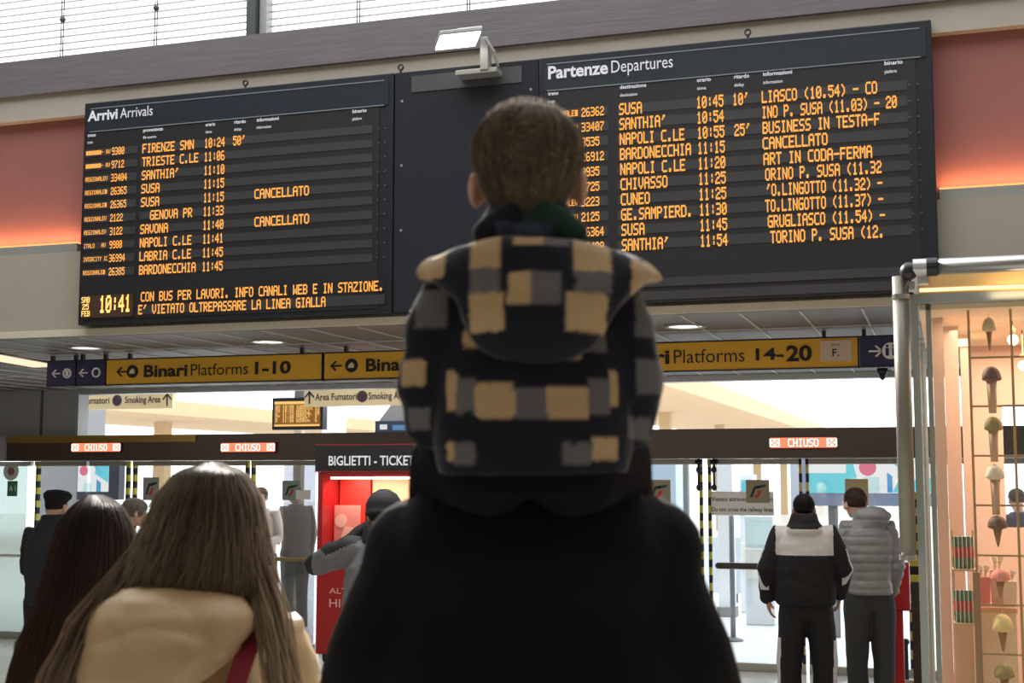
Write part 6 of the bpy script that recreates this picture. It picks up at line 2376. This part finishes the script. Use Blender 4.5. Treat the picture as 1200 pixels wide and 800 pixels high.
# scarf and collar round the neck
mb = MB()
mb.loft([(kx(622), .0, kz(284), .078, .065), (kx(622), .0, kz(268), .074, .06), (kx(621), .0, kz(252), .066, .055), (kx(620), .0, kz(238), .055, .05), (kx(620), .0, kz(230), .046, .045)], 24)
for sg, px in ((-1, 590), (1, 652)):
    mb.tube([(kx(px - 20 * sg), -.045, kz(246)), (kx(px), -.055, kz(262)), (kx(px + 20 * sg), -.045, kz(276))], [.014, .02, .02], 10, caps='round')
G_ = lin(36, 62, 54)[:3]
NV = lin(28, 32, 46)[:3]
BL = lin(62, 72, 92)[:3]


def scarf_col(co):
    out = np.tile(np.array(NV), (len(co), 1))
    px = 622 + co[:, 0] * FPX / 1.74
    py = 555 - co[:, 2] * FPX / 1.74
    out[(px > 612 + (py - 235) * 0.1) & (px + 1.1 * (py - 245) < 705)] = G_
    out[(py > 258) & (px > 580) & (px < 650)] = BL
    out[(px > 650) & (py > 240)] = G_
    return out


remesh(mb, 'scarf', cloth_m, t, 0.005, 3, post=fleece(0.003), color=scarf_col)
# trousers and shoes over the shoulders
mb = MB()
mb.loft([(0, .01, -.03, .10, .085), (0, .01, .02, .115, .09), (0, .005, .06, .11, .085)], 22, 2.3)
for sg in (-1, 1):
    mb.tube([(sg * .055, .0, .005), (sg * .118, .12, .015), (sg * .132, .205, -.03), (sg * .122, .21, -.16), (sg * .12, .205, -.195)], [.064, .058, .052, .044, .042], 16, caps='round')
remesh(mb, 'trousers', mat('navy_child_trousers', lin(17, 18, 25), 0.9, bump=0.3, scale=40, spec=0.1), t, 0.007, 3)
for sg in (-1, 1):
    mb = MB()
    mb.loft([(sg * .12, .245, -.265, .034, .075), (sg * .12, .245, -.25, .036, .075), (sg * .12, .235, -.228, .032, .06), (sg * .118, .21, -.205, .034, .036)], 18, 2.4)
    mb.build('shoe', mat('grey_child_shoe', lin(90, 92, 98), 0.6), t, smooth=True)

# hair: smooth bowl of fine sandy hair
s = MB()
aK, dK = 0.345 * hk, 0.435 * hk
kd_c0, kd_c1 = lin(84, 74, 62)[:3], lin(152, 134, 112)[:3]
prof = [(.13, .42, .55, -.34), (.20, .62, .70, -.29), (.28, .80, .86, -.23), (.38, .96, .95, -.17), (.50, 1.09, 1.02, -.12), (.62, 1.17, 1.08, -.09), (.74, 1.16, 1.09, -.08), (.84, 1.07, 1.02, -.07), (.93, .85, .84, -.07), (1.0, .57, .58, -.07), (1.035, .24, .26, -.07)]
s.loft([(0, cy * dK, z * hk, rx * aK, ry * dK) for z, rx, ry, cy in prof], 30)
mb = MB()
xform(mb, s, MK)
remesh(mb, 'hair', hair_m, t, 0.005, 2, color=lambda co: np.tile(np.array(kd_c0) * 0.8, (len(co), 1)))
st = Strands()
rr = random.Random(99)


def prof_at(z):
    pr = prof
    if z <= pr[0][0]:
        return pr[0][1:]
    for a, b in zip(pr, pr[1:]):
        if z <= b[0]:
            u = (z - a[0]) / (b[0] - a[0])
            return tuple(a[i] * (1 - u) + b[i] * u for i in (1, 2, 3))
    return pr[-1][1:]


for i in range(3200):
    ph = rr.uniform(0, 2 * math.pi)
    z1 = 1.035 - 0.85 * rr.random() ** 1.2
    L = rr.uniform(0.18, 0.42)
    pts = []
    sway = rr.gauss(0, 0.10)
    lo = rr.uniform(1.0, 1.04) if rr.random() < .85 else rr.uniform(1.03, 1.075)
    for q_ in range(8):
        z = z1 - L * q_ / 7
        if z < 0.13:
            break
        rx, ry, cy = prof_at(z)
        a_ = ph + sway * q_ / 7
        x, y = rx * aK * lo * math.cos(a_), cy * dK + ry * dK * lo * math.sin(a_)
        if y > 0.45 * dK and z < 0.66:
            break
        if abs(x) > 0.7 * aK and z < 0.52 and y > -0.42 * dK:
            break
        pts.append(MK @ Vector((x, y, z * hk)))
    if len(pts) > 3:
        tt = rr.random()
        st.add(pts, rr.uniform(0.0006, 0.0011), mixc(kd_c0, kd_c1, tt * .8), mixc(kd_c0, kd_c1, .2 + tt * .8))
for i in range(1800):     # fine flyaway hair off the head; pale tips paint in the rim light
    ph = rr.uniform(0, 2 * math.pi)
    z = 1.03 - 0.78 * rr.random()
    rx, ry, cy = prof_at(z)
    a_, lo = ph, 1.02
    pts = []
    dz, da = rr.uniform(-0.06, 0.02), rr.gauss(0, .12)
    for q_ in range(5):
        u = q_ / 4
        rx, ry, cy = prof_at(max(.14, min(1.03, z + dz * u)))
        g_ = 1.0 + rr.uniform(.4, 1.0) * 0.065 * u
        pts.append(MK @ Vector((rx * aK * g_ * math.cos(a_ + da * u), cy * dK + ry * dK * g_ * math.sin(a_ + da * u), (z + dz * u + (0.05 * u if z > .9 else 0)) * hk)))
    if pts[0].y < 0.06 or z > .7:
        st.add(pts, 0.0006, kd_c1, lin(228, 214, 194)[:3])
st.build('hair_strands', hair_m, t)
